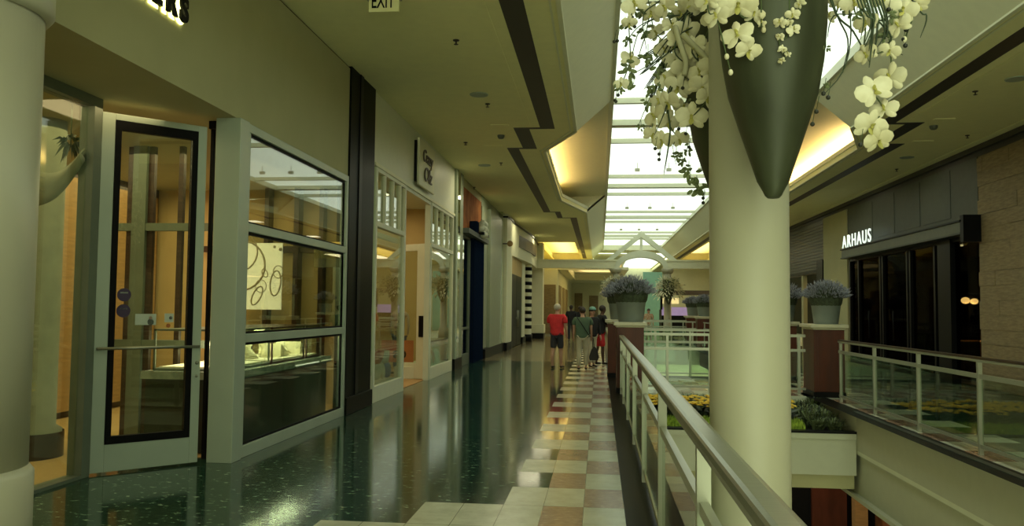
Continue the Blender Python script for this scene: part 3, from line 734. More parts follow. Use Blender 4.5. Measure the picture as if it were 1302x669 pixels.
# ------------------------------------------------------------------ people
def person(label, loc, facing, h, skin, spec, group=None):
    """facing: angle of the direction looked at; standing figure built in local metres for height 1.72"""
    k = h/1.72
    root = thing('person', label, 'person', (0, 0, 0), group)
    arms = spec.get('arms', {}); V = []; E = []; Rr = []
    def av(p, r_, par=None):
        V.append(Vector(p)); Rr.append(r_)
        if par is not None: E.append((par, len(V)-1))
        return len(V)-1
    st = spec.get('stride', .06); hw = spec.get('wide', 1.0)*1.08; lean = spec.get('lean', 0.0)
    # local frame: +x is the person's left... forward is +y
    pel = av((0, 0, .93), (.118*hw, .092*hw)); bel = av((0, .01+lean*.3, 1.08), (.130*hw, .105*hw), pel); ch = av((0, .0+lean*.7, 1.28), (.15*hw, .11), bel)
    nk = av((0, -.005+lean, 1.44), (.062, .062), ch); n2 = av((0, .012+lean*1.05, 1.50), .054, nk)
    jaw = av((0, .035+lean*1.1, 1.55), (.062, .075), n2); mid = av((0, .03+lean*1.1, 1.62), (.074, .092), jaw); top = av((0, .015+lean*1.1, 1.69), (.050, .062), mid)
    av((0, .135+lean*1.1, 1.60), .012, mid)
    for sg_ in (1, -1): av((sg_*.088, .02+lean*1.1, 1.61), .014, mid)
    J = {}
    for sg_, nm in ((-1, 'r'), (1, 'l')):
        a = arms.get(nm, [(.235, .0, 1.16), (.25, .06, .92), (.25, .09, .84)])
        sh = av((sg_*.16*hw, lean*.9, 1.395), .058, ch); s2 = av((sg_*.195*hw, lean*.9, 1.34), .052, sh)
        el = av((sg_*a[0][0], a[0][1], a[0][2]), .042, s2); wr = av((sg_*a[1][0], a[1][1], a[1][2]), .028, el)
        hd = av((sg_*a[2][0], a[2][1], a[2][2]), (.030, .036), wr); J[nm] = (s2, el, wr, hd)
        d = (V[hd]-V[wr]).normalized(); sd = d.cross(Vector((sg_, 0, 0))).normalized()
        for q in range(4):
            f0 = V[hd]+sd*(q-1.5)*.018; l = (.055, .068, .063, .048)[q]
            f1 = av(f0+d*.035, .010, hd); av(f0+d*(.035+l*.6)-Vector((sg_*.012, 0, 0)), .008, f1)
        th = av(V[hd]-sd*.0+Vector((-sg_*.01, .035, 0)), .011, hd); av(V[th]+d*.04+Vector((-sg_*.01, .015, 0)), .009, th)
    for sg_, nm in ((-1, 'r'), (1, 'l')):
        fy = st*sg_
        hp = av((sg_*.080, 0, .88), .070*hw, pel); kn = av((sg_*.095, fy*.6+.01, .50), .056, hp); cf = av((sg_*.097, fy-.02, .34), .054, kn)
        an = av((sg_*.10, fy, .09), .036, cf); he = av((sg_*.10, fy-.01, .045), .036, an); to = av((sg_*.115, fy+.14, .035), (.034, .028), he)
        J['leg'+nm] = (hp, kn, cf, an, he, to)
    body = skin_obj('body', V, E, Rr, skin, root)
    def cloth(name, chains, m, grow=1.18, add=.008, cut=None):
        vs = []; es = []; rs = []; mp = {}
        for c_ in chains:
            for i, j in enumerate(c_):
                if j not in mp:
                    mp[j] = len(vs); vs.append(V[j]); r_ = Rr[j]; r_ = r_ if isinstance(r_, tuple) else (r_, r_); rs.append((r_[0]*grow+add, r_[1]*grow+add))
                if i: es.append((mp[c_[i-1]], mp[j]))
        return skin_obj(name, vs, es, rs, m, root)
    def mid_pt(a, b, t, r_):
        V.append(V[a].lerp(V[b], t)); Rr.append(r_); return len(V)-1
    sl = spec.get('sleeve', 'short')
    V.append(Vector((0, 0, .85))); Rr.append((.150*hw, .115*hw)); hem = len(V)-1; V.append(Vector((0, 0, .95))); Rr.append((.145*hw, .110*hw)); wst = len(V)-1
    ch_sh = [[hem, wst, bel, ch, nk]]
    for nm in 'rl':
        s2, el, wr, hd = J[nm]
        shv = s2-1
        if sl == 'short': m1 = mid_pt(s2, el, .75, .052); ch_sh.append([ch, shv, s2, m1])
        elif sl == 'long': ch_sh.append([ch, shv, s2, el, wr])
    cloth('shirt', ch_sh, spec['shirt'], 1.14, .012)
    V.append(Vector((0, 0, .95))); Rr.append((.088*hw, .075*hw)); tw = len(V)-1
    low = [[tw, J['legr'][0]], [tw, J['legl'][0]]]
    for nm in ('legr', 'legl'):
        hp, kn, cf, an, he, to = J[nm]
        if spec['legs'] == 'shorts': m1 = mid_pt(hp, kn, .55, .078); m2 = mid_pt(hp, kn, .98, .076); low.append([hp, m1, m2])
        else: m1 = mid_pt(cf, an, .95, .052); low.append([hp, kn, cf, m1])
    cloth('shorts' if spec['legs'] == 'shorts' else 'trousers', low, spec['lower'], 1.12, .010)
    for nm in ('legr', 'legl'):
        an, he, to = J[nm][3:6]; V.append(V[he]+Vector((0, -.035, -.005))); Rr.append(.03)
        skin_obj('shoe', [V[he]+Vector((0, -.03, -.004)), V[he]+Vector((0, .05, -.004)), V[to]+Vector((0, .02, -.004))], [(0, 1), (1, 2)], [(.042, .040), (.042, .036), (.036, .028)], spec.get('shoe', 'shoe'), root, 2)
    hc = V[mid]
    s = MB(); s.ball((hc.x, hc.y-.018, hc.z+.028), .098, 0, 14, 10, (.95, 1.08, .98))
    if spec.get('longhair'): s.ball((hc.x, hc.y-.06, hc.z-.06), .075, 0, 12, 8, (1.0, .7, 1.3))
    s.build('hair', spec['hair'], root)
    if spec.get('visor'):
        s = MB(); s.tube([(hc.x-.09, hc.y, hc.z+.05), (hc.x-.06, hc.y+.08, hc.z+.055), (hc.x, hc.y+.15, hc.z+.05), (hc.x+.06, hc.y+.08, hc.z+.055), (hc.x+.09, hc.y, hc.z+.05)], .022, 8)
        s.lathe([(.10, 0), (.104, .04), (.06, .09), (0, .10)], (hc.x, hc.y, hc.z+.04), 14); s.build('cap', 'teal', root)
    if spec.get('strap'):
        s = MB(); s.tube([(-.15, -.14, 1.44), (-.05, -.158, 1.30), (.08, -.16, 1.10), (.18, -.10, .96)], .012, 6); s.tube([(-.15, -.14, 1.44), (-.16, 0, 1.46), (-.13, .12, 1.40)], .012, 6)
        s.build('bag_strap', 'blackcloth', root)
    root.location = loc; root.rotation_euler.z = facing; root.scale = (k, k, k)
    return root
person('older person in a red shirt and dark shorts with grey hair, standing on the walk', (-1.11, 21.9, 0), -.35, 1.68, 'skin',
       dict(shirt='red', lower='dgrey', legs='shorts', hair='grey_hair', wide=1.12, stride=.07, arms={'r': [(.24, .02, 1.15), (.20, .20, 1.02), (.17, .27, 1.0)], 'l': [(.25, -.02, 1.15), (.27, .03, .93), (.27, .05, .85)]}))
person('person in a green top and khaki trousers with a dark bag strap, seen from behind', (-.43, 21.5, 0), .05, 1.60, 'skin',
       dict(shirt='green_cloth', lower='khaki', legs='long', hair='dark_hair', sleeve='short', wide=1.15, strap=True, stride=.03, lean=.02))
person('person in a pale blue cap behind the person in the green top', (-.20, 22.5, 0), -2.6, 1.60, 'skin',
       dict(shirt='blackcloth', lower='khaki', legs='long', hair='dark_hair', sleeve='long', visor=True))
person('person in a black top and red shorts beside the nearer wooden pier', (.02, 23.6, 0), -1.1, 1.66, 'skin2',
       dict(shirt='blackcloth', lower='red', legs='shorts', hair='dark_hair', lean=.06, arms={'r': [(.22, .18, 1.12), (.15, .38, 1.12), (.13, .45, 1.14)], 'l': [(.22, .16, 1.12), (.15, .36, 1.14), (.13, .44, 1.16)]}))
person('dark dressed person far down the walk, left of the pair', (-1.35, 40.0, 0), .1, 1.74, 'skin2',
       dict(shirt='blackcloth', lower='dgrey', legs='long', hair='dark_hair', sleeve='long'))
person('dark dressed person far down the walk, close behind the green top', (-.95, 41.0, 0), .0, 1.70, 'skin2',
       dict(shirt='blackcloth', lower='dgrey', legs='long', hair='dark_hair', sleeve='long'))
person('person in a pinkish top across the far bridge beside the round column', (2.55, 43.5, 0), 3.0, 1.62, 'skin',
       dict(shirt='floral', lower='khaki', legs='long', hair='dark_hair'))
# the bag hanging from the hand on the right
t = thing('handbag', 'dark handbag hanging beside the person in khaki trousers', 'bag', (-.13, 21.45, .30))
s = MB(); s.prism([(-.24, .33), (-.03, .33), (-.0, .42), (-.05, .62), (-.13, .70), (-.20, .60), (-.26, .42)], 21.40, 21.52, 0, 'y'); s.v = [(x, y, z-.08) for x, y, z in s.v]; s.build('bag_body', 'shoe', t, .015)
s = MB(); s.tube([(-.16, 21.46, .56), (-.165, 21.46, .84)], .01, 6); s.tube([(-.12, 21.46, .56), (-.155, 21.46, .84)], .01, 6); s.build('strap', 'shoe', t)

# mannequin behind the white door
t = thing('mannequin', 'shop mannequin in a floral top and blue jeans behind the white door', 'mannequin', (-4.85, 19.2, 0))
mx, my = -4.72, 19.3
skin_obj('body', [(mx, my, .95), (mx, my, 1.2), (mx, my, 1.42), (mx, my, 1.52), (mx, my, 1.62), (mx, my, 1.70), (mx+.19, my, 1.38), (mx+.22, my-.03, 1.12), (mx+.2, my, .9), (mx-.19, my, 1.38), (mx-.22, my-.03, 1.12), (mx-.2, my, .9), (mx+.08, my, .5), (mx+.09, my, .08), (mx-.08, my, .5), (mx-.09, my, .08)],
         [(0, 1), (1, 2), (2, 3), (3, 4), (4, 5), (2, 6), (6, 7), (7, 8), (2, 9), (9, 10), (10, 11), (0, 12), (12, 13), (0, 14), (14, 15)], [.12, .10, .10, .045, .07, .05, .045, .035, .025, .045, .035, .025, .06, .035, .06, .035], 'manne', t)
skin_obj('top', [(mx, my, 1.0), (mx, my, 1.2), (mx, my, 1.4), (mx+.19, my, 1.38), (mx-.19, my, 1.38)], [(0, 1), (1, 2), (2, 3), (2, 4)], [.16, .13, .13, .06, .06], 'floral', t)
skin_obj('jeans', [(mx, my, .96), (mx+.08, my, .85), (mx+.09, my, .5), (mx+.09, my, .12), (mx-.08, my, .85), (mx-.09, my, .5), (mx-.09, my, .12)], [(0, 1), (1, 2), (2, 3), (0, 4), (4, 5), (5, 6)], [.14, .10, .075, .055, .10, .075, .055], 'jeans', t)
MB().lathe([(0, 0), (.24, 0), (.24, .02), (.03, .03), (.03, .12), (0, .12)], (mx, my, .008), 20).build('stand', 'blk', t)
t = thing('floor_poster', 'orange floor poster with dark lettering behind the white door', 'poster', (-4.6, 18.9, 0))
MB().box(-5.0, -4.25, 18.72, 18.76, .30, .80).build('board', 'pillow_o', t)
letters('ab', 'lettering', 'blk', t, .34, .004, (-4.72, 18.715, .40), (1, 0, 0), (0, -1, 0), .006)

# -- pilaster, third shop
s = MB(); s.box(WL-.2, WL+.06, 20.45, 21.5, 0, CZ); struct(s.build('wall_pilaster', 'sage', bevel=.01))
s = MB(); s.box(WL-.01, WL+.075, 20.62, 20.95, .3, CZ-.02); struct(s.build('wall_pilaster_mirror', 'mirror'))
s = MB(); s.box(WL-.2, WL+.07, 20.43, 21.52, 0, .28); struct(s.build('baseboard_left', 'blk'))
s = MB(); s.box(WL-.2, WL-.02, 21.5, 25.3, 3.70, CZ, 0); s.box(WL-.2, WL-.01, 21.5, 25.3, 4.85, CZ, 1); struct(s.build('wall_copper', ['copper', 'plaster']))
s = MB(); s.box(WL-.25, WL+.22, 21.5, 25.5, 3.55, 3.68); struct(s.build('trim_14', 'slate'))
shop_window('window_9', WL-.06, 21.5, 23.3, 0, 3.55, [1.0], [], .06, 'alu_dark', bot=.3, gasket=False)
s = MB(); s.box(WL-.25, WL+.10, 23.3, 25.25, 0, 3.55); struct(s.build('column_navy', 'navy'))
t = thing('flower_sign', 'white flower shaped sign on a dark block over the navy shop front', 'sign', (WL+.2, 23.6, 3.9))
MB().box(WL+.0, WL+.2, 23.0, 23.4, 3.68, 4.02).build('block', 'navy', t)
s = MB()
for k in range(6):
    a = k*PI/3; s.ball((WL+.26, 23.9+.34*math.cos(a), 3.86+.17*math.sin(a)), .12, 0, 10, 8)
s.ball((WL+.30, 23.9, 3.86), .10, 0, 10, 8); s.build('petals', 'white_paint', t)
s = MB(); s.box(WL+.10, WL+.34, 23.5, 24.6, 3.68, 3.75); s.build('bracket', 'blk', t)
# -- sage pilasters
s = MB(); s.box(WL-.2, WL+.02, 25.3, 26.6, 0, 4.75); s.box(WL-.2, WL+.12, 26.6, 29.7, 0, 4.8); s.box(WL-.2, WL, 25.3, 30.2, 4.75, CZ)
struct(s.build('wall_sage', 'sage', bevel=.01))
s = MB(); s.box(WL-.1, WL+.15, 29.72, 30.3, .3, CZ); struct(s.build('wall_mirror_strip', 'mirror'))
s = MB(); s.box(WL-.1, WL+.17, 25.25, 30.35, 0, .3); struct(s.build('baseboard_left.001', 'blk'))
# -- fourth shop: cream curved front with a striped column
s = MB()
pts = [(-4.2, 30.35), (-3.42, 30.35), (-3.36, 31.2), (-3.40, 32.1), (-3.42, 32.2), (-4.2, 32.2)]
s.prism(pts, .3, CZ); s.prism([(-4.2, 32.2), (-3.42, 32.2), (-3.27, 35.5), (-3.15, 38), (-3.18, 41), (-3.3, 44), (-4.2, 44)], 3.65, CZ)
s.prism([(-4.2, 36.7), (-3.42, 36.7), (-3.40, 37.5), (-3.42, 38.1), (-4.2, 38.1)], 0.3, 3.65)
struct(s.build('wall_cream', 'cream'))
s = MB(); s.prism([(-4.2, 30.3), (-3.38, 30.3), (-3.31, 31.5), (-3.36, 32.6), (-3.22, 35.5), (-3.10, 38), (-3.12, 41), (-3.2, 44), (-4.2, 44)], 4.93, 4.99); struct(s.build('trim_15', 'blk'))
s = MB(); s.prism([(-4.2, 30.33), (-3.38, 30.33), (-3.32, 31.2), (-3.37, 32.23), (-4.2, 32.23)], 0, .3); s.prism([(-4.2, 36.68), (-3.38, 36.68), (-3.36, 37.5), (-3.38, 38.13), (-4.2, 38.13)], 0, .3); struct(s.build('baseboard_left.002', 'blk'))
s = MB(); s.box(-9.2, -4.1, 30.2, 44, 0, 3.7); struct(s.build('wall_cream_back', 'shop_wall'))
r = struct(thing('door_3', 'pair of black glass shop doors', None, (-3.7, 35.4, 0), kind='structure'))
MB().box(-3.50, -3.45, 32.25, 34.4, .02, 2.95).build('door_leaf', 'blk', r); MB().box(-3.50, -3.45, 34.45, 36.65, .02, 2.95).build('door_leaf', 'black', r)
s = MB()
for yy in (34.2, 34.7): s.tube([(-3.39, yy, .8), (-3.39, yy, 1.5)], .02, 8); s.box(-3.45, -3.37, yy-.02, yy+.02, 1.15, 1.2)
s.build('door_handle', 'steel', r)
s = MB(); s.box(-3.52, -3.45, 32.2, 36.7, 2.95, 3.65); struct(s.build('wall_over_doors', 'shop_wall'))
t = thing('dark_fascia_sign', 'long dark curved sign board on the cream shop front', 'sign', (-3.1, 37, 4.5))
s = MB(); s.prism([(-3.34, 34.0), (-3.20, 36), (-3.10, 38.3), (-3.09, 40.3), (-3.18, 40.3), (-3.2, 38.3), (-3.3, 36), (-3.42, 34.0)], 4.12, 4.62); s.build('board', 'blk', t)
t = thing('round_wall_sign', 'small round brass sign projecting from the cream shop pilaster', 'sign', (-3.2, 31, 3.6))
MB().lathe([(.0, 0), (.10, .0), (.11, .03), (.10, .06), (0, .06)], (0, 0, 0), 24).build('disc', 'wood', t)
for o in children(t): o.matrix_parent_inverse = Matrix.Rotation(PI/2, 4, 'X')
t.location = (-3.28, 30.2, 3.95)
MB().box(-3.5, -3.2, 30.19, 30.23, 3.93, 3.97).build('bracket', 'blk', t)
# striped column
SCX, SCY, SR = -3.46, 39.4, .24
sc_ = thing('striped_column', 'round shop column in black and cream bands', 'column', (SCX, SCY, 0))
MB().lathe([(SR, .35), (SR, 3.70)], (SCX, SCY, 0), 28).build('shaft', 'cream', sc_)
MB().lathe([(0, 0), (SR+.04, 0), (SR+.04, .35), (0, .35)], (SCX, SCY, 0), 28).build('base', 'blk', sc_)
for k in range(9):
    z = .62+k*.345
    MB().lathe([(SR, 0), (SR+.012, 0), (SR+.012, .165), (SR, .165)], (SCX, SCY, z), 28).build('black_band', 'blk', sc_)
MB().lathe([(SR, 0), (SR+.012, 0), (SR+.012, .165), (SR, .165)], (SCX, SCY, 3.60), 28)

# white pilaster and the cross beam with gable
s = MB(); s.box(-4.2, -2.98, 43.6, 44.6, 0, CZ); struct(s.build('wall_white_pilaster', 'cream', bevel=.01))
s = MB(); s.box(-4.2, -2.90, 43.52, 44.7, .28, .75); struct(s.build('trim_16', 'cream', bevel=.02))
s = MB(); s.box(-4.2, -2.92, 43.5, 44.72, 0, .28); struct(s.build('baseboard_left.003', 'blk'))
s = MB()
s.box(-3.3, 1.05, 43.0, 43.5, 3.70, 4.12); s.box(3.25, 8.0, 43.0, 43.5, 3.70, 4.12)
s.box(-3.3, .98, 42.95, 43.55, 4.07, 4.15); s.box(3.32, 8.0, 42.95, 43.55, 4.07, 4.15)
struct(s.build('wall_beam', 'cream'))
# gable of white bars over a round arch
g_ = struct(thing('trim_17', 'white open gable over an arch', None, (CX, 43.2, 4), kind='structure'))
s = MB(); ax = CX+.0; 
def arc(R, z0, rise, n=18): return [(ax+R*math.cos(PI-PI*i/n), z0+rise*math.sin(PI*i/n)) for i in range(n+1)]
oi = arc(1.12, 3.70, .58); oo = arc(1.38, 3.70, .92)
for i in range(18): s.prism([oi[i], oi[i+1], oo[i+1], oo[i]], 42.93, 43.57, 0, 'y')
s.build('arch', 'white_paint', g_)
s = MB()
s.prism([(ax-1.85, 4.12), (ax-1.50, 4.12), (ax, 5.32), (ax, 5.64)], 43.05, 43.4, 0, 'y'); s.prism([(ax+1.85, 4.12), (ax+1.50, 4.12), (ax, 5.32), (ax, 5.64)], 43.05, 43.4, 0, 'y')
s.box(ax-.06, ax+.06, 43.1, 43.35, 4.55, 5.4); s.build('gable_bars', 'white_paint', g_)

# -- passage beyond the beam
s = MB(); s.box(-4.2, -2.45, 48.6, 48.8, 0, 3.9, 0); s.box(-3.3, -2.55, 48.5, 48.62, .12, 3.0, 1); struct(s.build('wall_brown_panel', ['cream', 'stone']))
s = MB(); s.box(-2.6, -2.45, 48.8, 74, 0, 3.9, 0)
for yy in (50, 55, 60): s.box(-2.46, -2.40, yy, yy+3.2, .3, 3.0, 1)
struct(s.build('wall_passage_left', ['cream', 'stone']))
s = MB(); s.box(-4.2, 1.6, 74, 74.2, 0, 4.6, 0); s.box(-.9, -.1, 73.9, 74.02, .2, 2.8, 1); s.box(-2.2, -1.5, 73.9, 74.02, .2, 3.0, 1)
struct(s.build('wall_passage_end', ['cream', 'stone']))
s = MB(); s.box(2.95, 4.25, 56.9, 57.0, .0, 4.15); tag(s.build('teal_banner', 'teal'), 'tall pale teal banner beyond the arch', 'banner')
s = MB(); s.box(-9.2, -1.9, 48.8, 74, 3.9, 4.05, 0); s.box(1.3, 1.7, 48.8, 74, 3.9, 4.05, 0); s.box(-1.9, 1.3, 48.8, 49.3, 3.9, 4.05); s.box(-1.9, 1.3, 66, 74, 3.9, 4.05)
s.box(-2.1, 1.5, 49, 66.3, 4.40, 4.46); s.box(-2.0, -1.93, 49, 66.2, 4.05, 4.4); s.box(1.33, 1.4, 49, 66.2, 4.05, 4.4); s.box(-2, 1.4, 66.1, 66.2, 4.05, 4.4)
struct(s.build('ceiling_passage', 'cream'))
s = MB(); s.box(5.2, 14, 64.5, 64.7, 0, 5.0); struct(s.build('wall_end_right', 'cream'))

# far kiosk with violet and amber signs
t = thing('far_kiosk', 'distant dark kiosk with amber and violet lit signs', 'kiosk', (4.9, 50, 0))
MB().box(3.7, 6.3, 50, 52, 0.0, 1.6).build('counter', 'blk', t)
MB().box(3.7, 6.3, 49.98, 50.0, 1.25, 1.75).build('violet_sign', 'purple_glow', t)
MB().box(3.75, 4.7, 49.9, 49.97, 1.95, 2.3).build('amber_sign', 'yellow_glow', t)
MB().box(3.6, 6.5, 49.8, 52, 2.5, 2.75).build('canopy', 'stripe', t)
MB().box(3.62, 3.74, 49.85, 50.1, 1.6, 2.5).build('post', 'blk', t); MB().box(6.3, 6.42, 49.85, 50.1, 1.6, 2.5).build('post', 'blk', t)

# ================================================================== RIGHT SHOP FRONTS
s = MB(); s.box(WR, WR+.2, Y0, 18.25, 0, 4.86); struct(s.build('wall_stone', 'stone'))
# courses of long stone blocks in slight relief
s = MB(); random.seed(3)
z = 0.02
while z < 4.8:
    yy = Y0+random.uniform(0, 1)
    while yy < 18.2:
        l = random.uniform(.9, 2.2)
        if yy > 6: s.box(WR-random.choice((.012, .022, .03)), WR, yy, min(yy+l-.006, 18.25), z, z+.295)
        yy += l
    z += .30
struct(s.build('wall_stone_blocks', 'stone'))
s = MB(); s.box(WR-.02, WR+.2, Y0, 36, 4.86, CZ); s.box(WR-.12, WR+.0, Y0, 36, 4.96, CZ); struct(s.build('trim_18', 'stripe'))
s = MB(); s.box(WR-.3, WR-.1, Y0, 43, CZ-.015, CZ-.001); struct(s.build('trim_19', 'ceiling'))
s = MB(); s.box(WR-.02, WR+.2, 18.25, 27.6, 3.6, 4.86)
for yy in (19.6, 21.4, 23.2, 25.0, 26.6): s.box(WR-.03, WR, yy, yy+1.6, 3.7, 4.8)
struct(s.build('wall_slate_fascia', 'slate'))
cn = thing('shop_canopy', 'dark grey flat canopy projecting over the black shop front', 'canopy', (WR, 22, 3.5))
MB().box(7.60, WR, 18.30, 26.98, 3.25, 3.50).build('fascia', 'slate2', cn); MB().box(7.56, WR, 18.27, 27.0, 3.49, 3.525).build('top_trim', 'blk', cn); MB().box(7.57, WR, 18.28, 27.0, 3.22, 3.26).build('bottom_trim', 'slate', cn)
MB().box(7.58, WR, 18.14, 18.30, 3.05, 3.62).build('end_block', 'blk', cn)
sg = thing('shop_name_sign', 'white lit letters ARHAUS standing on the dark canopy', 'sign', (7.62, 27, 3.62))
letters('ARHAUS', 'lettering', 'white_sign', sg, .55, .012, (7.62, 26.93, 3.555), RX_, RZ_, .0, space=1.25, fit=2.74)
# black folding glass front
r = struct(thing('door_4', 'black framed folding glass shop front', None, (WR, 22, 0), kind='structure'))
s = MB()
for yy in (27.0, 26.15, 24.2, 24.0, 22.15, 21.95, 20.4): s.box(WR-.10, WR+.05, yy-.05, yy+.05, 0, 3.33)
s.box(WR-.14, WR+.05, 19.4, 20.1, 0, 3.33); s.box(WR-.10, WR+.05, 18.25, 27.05, 3.14, 3.24); s.box(WR-.1, WR+.05, 20.1, 27.05, 0, .12)
s.build('frame', 'blk', r)
for ya, yb in ((26.2, 26.95), (24.25, 26.1), (22.2, 23.95), (20.45, 21.9), (18.3, 19.4)):
    MB().box(WR-.03, WR-.018, ya, yb, .12, 3.2).build('pane', 'dark_glass', r)
s = MB()
for yy in (23.0, 25.0): s.tube([(WR-.16, yy, .8), (WR-.16, yy, 1.6)], .018, 8)
s.build('pull_handle', 'blk', r)
s = MB(); s.box(WR+.05, 14, 18.0, 18.1, 0, 4.8); s.box(WR+.05, 14, 27.3, 27.4, 0, 4.8); s.box(WR+.1, 14, 18.1, 27.3, 3.34, 3.4); struct(s.build('wall_furniture_shop', 'shop_wood'))
s = MB(); s.box(WR+.1, 14, 18.1, 27.3, 0.002, .01); struct(s.build('floor_furniture_shop', 'shop_wood'))
t = thing('pendant_lamp', 'glowing amber glass pendant lamp inside the dark furniture shop', 'lamp', (8.8, 20.6, 3.34))
px_, py__ = 8.85, 20.9
MB().tube([(px_, py__, 2.0), (px_, py__, 3.34)], .01, 6).build('cord', 'blk', t)
MB().lathe([(.24, 1.94), (.26, 1.98), (.22, 2.03), (0, 2.04)], (px_, py__, 0), 20).build('lamp_shade', 'stripe', t)
s = MB(); s.ball((px_-.10, py__, 1.86), .10, 0, 12, 8, (1, 1, .8)); s.ball((px_+.10, py__, 1.84), .09, 0, 12, 8, (1, 1, .8)); s.build('bulbs', 'bulb', t)
pt = bpy.data.lights.new('pendant_light', 'POINT'); pt.energy = 8; pt.color = (1, .55, .2); po_ = bpy.data.objects.new('pendant_light', pt); COL.objects.link(po_); po_.location = (px_, py__-.1, 1.6)
for i, (x, y, z) in enumerate(((8.6, 21.4, 3.3), (9.4, 22.6, 3.3), (8.9, 19.6, 3.3), (9.3, 20.4, 3.3), (10.0, 24.5, 3.3))):
    lab = ['above the pendant lamp', 'deep in the middle of the shop', 'nearest the stone wall', 'just behind the pendant lamp', 'deepest in the shop'][i]
    tag(MB().lathe([(0, 0), (.035, 0), (.035, .04), (0, .04)], (x, y, z), 12).build('spot_light', 'downlight'), 'tiny lit spot in the dark furniture shop ceiling, '+lab, 'light', 'spots in the furniture shop')
# dining table and sofa silhouettes inside
t = thing('sideboard', 'brown wooden sideboard inside the furniture shop below the pendant lamp', 'sideboard', (9, 20.6, 0))
MB().box(8.45, 9.2, 20.3, 21.4, .12, .85).build('body', 'copper', t, .01); MB().box(8.42, 9.23, 20.27, 21.43, .85, .90).build('top', 'wood', t)
for xx in (8.5, 9.12):
    for yy in (20.35, 21.3): MB().box(xx, xx+.05, yy, yy+.05, .0, .12).build('leg', 'wood', t)
t = thing('table_lamp', 'slim lit amber floor lamp between the black posts of the furniture shop', 'lamp', (8.5, 21.0, 0))
MB().box(8.42, 8.50, 21.55, 21.63, .9, 1.55).build('lamp_shade', 'yellow_glow', t); MB().box(8.45, 8.47, 21.58, 21.60, .01, .9).build('pole', 'blk', t)
# tan pilaster, shutter and far right front
s = MB(); s.box(WR-.06, WR+.2, 27.4, 30.2, 0, 4.86); struct(s.build('wall_tan_pilaster', 'plaster'))
s = MB(); s.box(WR, WR+.2, 30.2, 43, 3.0, 4.86); struct(s.build('wall_shutter', 'shutter'))
s = MB()
for k in range(14): s.box(WR-.02, WR+.01, 30.25, 42.9, 3.2+k*.115, 3.2+k*.115+.1)
struct(s.build('wall_shutter_slats', 'shutter'))
s = MB(); s.box(WR-.10, WR+.2, 30.2, 31.0, 2.6, 3.4); s.box(WR-.06, WR+.2, 30.2, 43, 2.98, 3.1); struct(s.build('trim_20', 'blk'))
s = MB(); s.box(11.5, 11.6, 30.2, 43, 0, 3.1); struct(s.build('wall_far_shop', 'copper'))
s = MB()
for yy in (33.4, 36.5, 40.0): s.box(WR, WR+.15, yy, yy+.3, 0, 3.0)
s.box(WR, WR+.15, 30.4, 31.2, 0, 3.0); struct(s.build('trim_21', 'plaster'))
area_light('shop_lamp', (9.7, 35, 2.95), 2.5, 6, 55, (1, .62, .28))

# ================================================================== COLUMNS WITH HANGING CONES
def round_column(x, y, r, lab, zb=-5.5, zt=5.62, kind='thing'):
    t = thing('round_column', lab, 'column', (x, y, zb), 'cream round columns standing in the opening')
    MB().lathe([(0, zb+.4), (r, zb+.4), (r, zt-.32), (0, zt-.32)], (x, y, 0), 48).build('shaft', 'column', t)
    MB().lathe([(0, zt-.32), (r+.03, zt-.32), (r+.05, zt-.28), (r+.03, zt-.24), (r+.02, zt-.1), (r+.10, zt-.02), (r+.10, zt), (0, zt)], (x, y, 0), 48).build('capital', 'column', t)
    MB().lathe([(0, zb), (r+.08, zb), (r+.08, zb+.3), (r, zb+.4), (0, zb+.4)], (x, y, 0), 48).build('base', 'column', t)
    return t
KX, KY, KR = .776, 4.41, .202
round_column(KX, KY, KR, 'nearest cream round column, with the dark hanging cones', -5.5, 5.70)
# second pair carry the arch
for x, l in ((.84, 'far round column under the left foot of the arch'), (3.50, 'far round column under the right foot of the arch')):
    t = thing('round_column', 'cream '+l, 'column', (x, 43.2, 0), 'cream round columns standing in the opening')
    MB().lathe([(0, 0.), (.27, 0), (.27, .5), (.19, .55), (.19, 3.45), (0, 3.45)], (x, 43.2, 0), 28).build('shaft', 'column', t)
    MB().lathe([(0, 3.45), (.24, 3.45), (.32, 3.6), (.32, 3.70), (0, 3.7)], (x, 43.2, 0), 28).build('capital', 'column', t)
# near left column by the entry
t = thing('round_column', 'large cream round column at the picture edge beside the open glass door', 'column', (-3.3, 4.4, 0))
LCX, LCY, LCR = -3.46, 4.05, .42
MB().lathe([(0, .68), (LCR, .68), (LCR*.985, 3.13), (0, 3.13)], (LCX, LCY, 0), 64).build('shaft', 'column', t)
MB().lathe([(0, 0), (LCR+.03, 0), (LCR+.03, .64), (LCR, .68), (0, .68)], (LCX, LCY, 0), 64).build('base', 'column', t)
MB().lathe([(0, 3.13), (LCR+.01, 3.13), (LCR+.04, 3.17), (LCR+.04, 3.35), (0, 3.35)], (LCX, LCY, 0), 64).build('capital', 'column', t)
MB().lathe([(0, 3.35), (LCR*.9, 3.35), (LCR*.9, CZ), (0, CZ)], (LCX, LCY, 0), 48).build('upper_shaft', 'column', t)

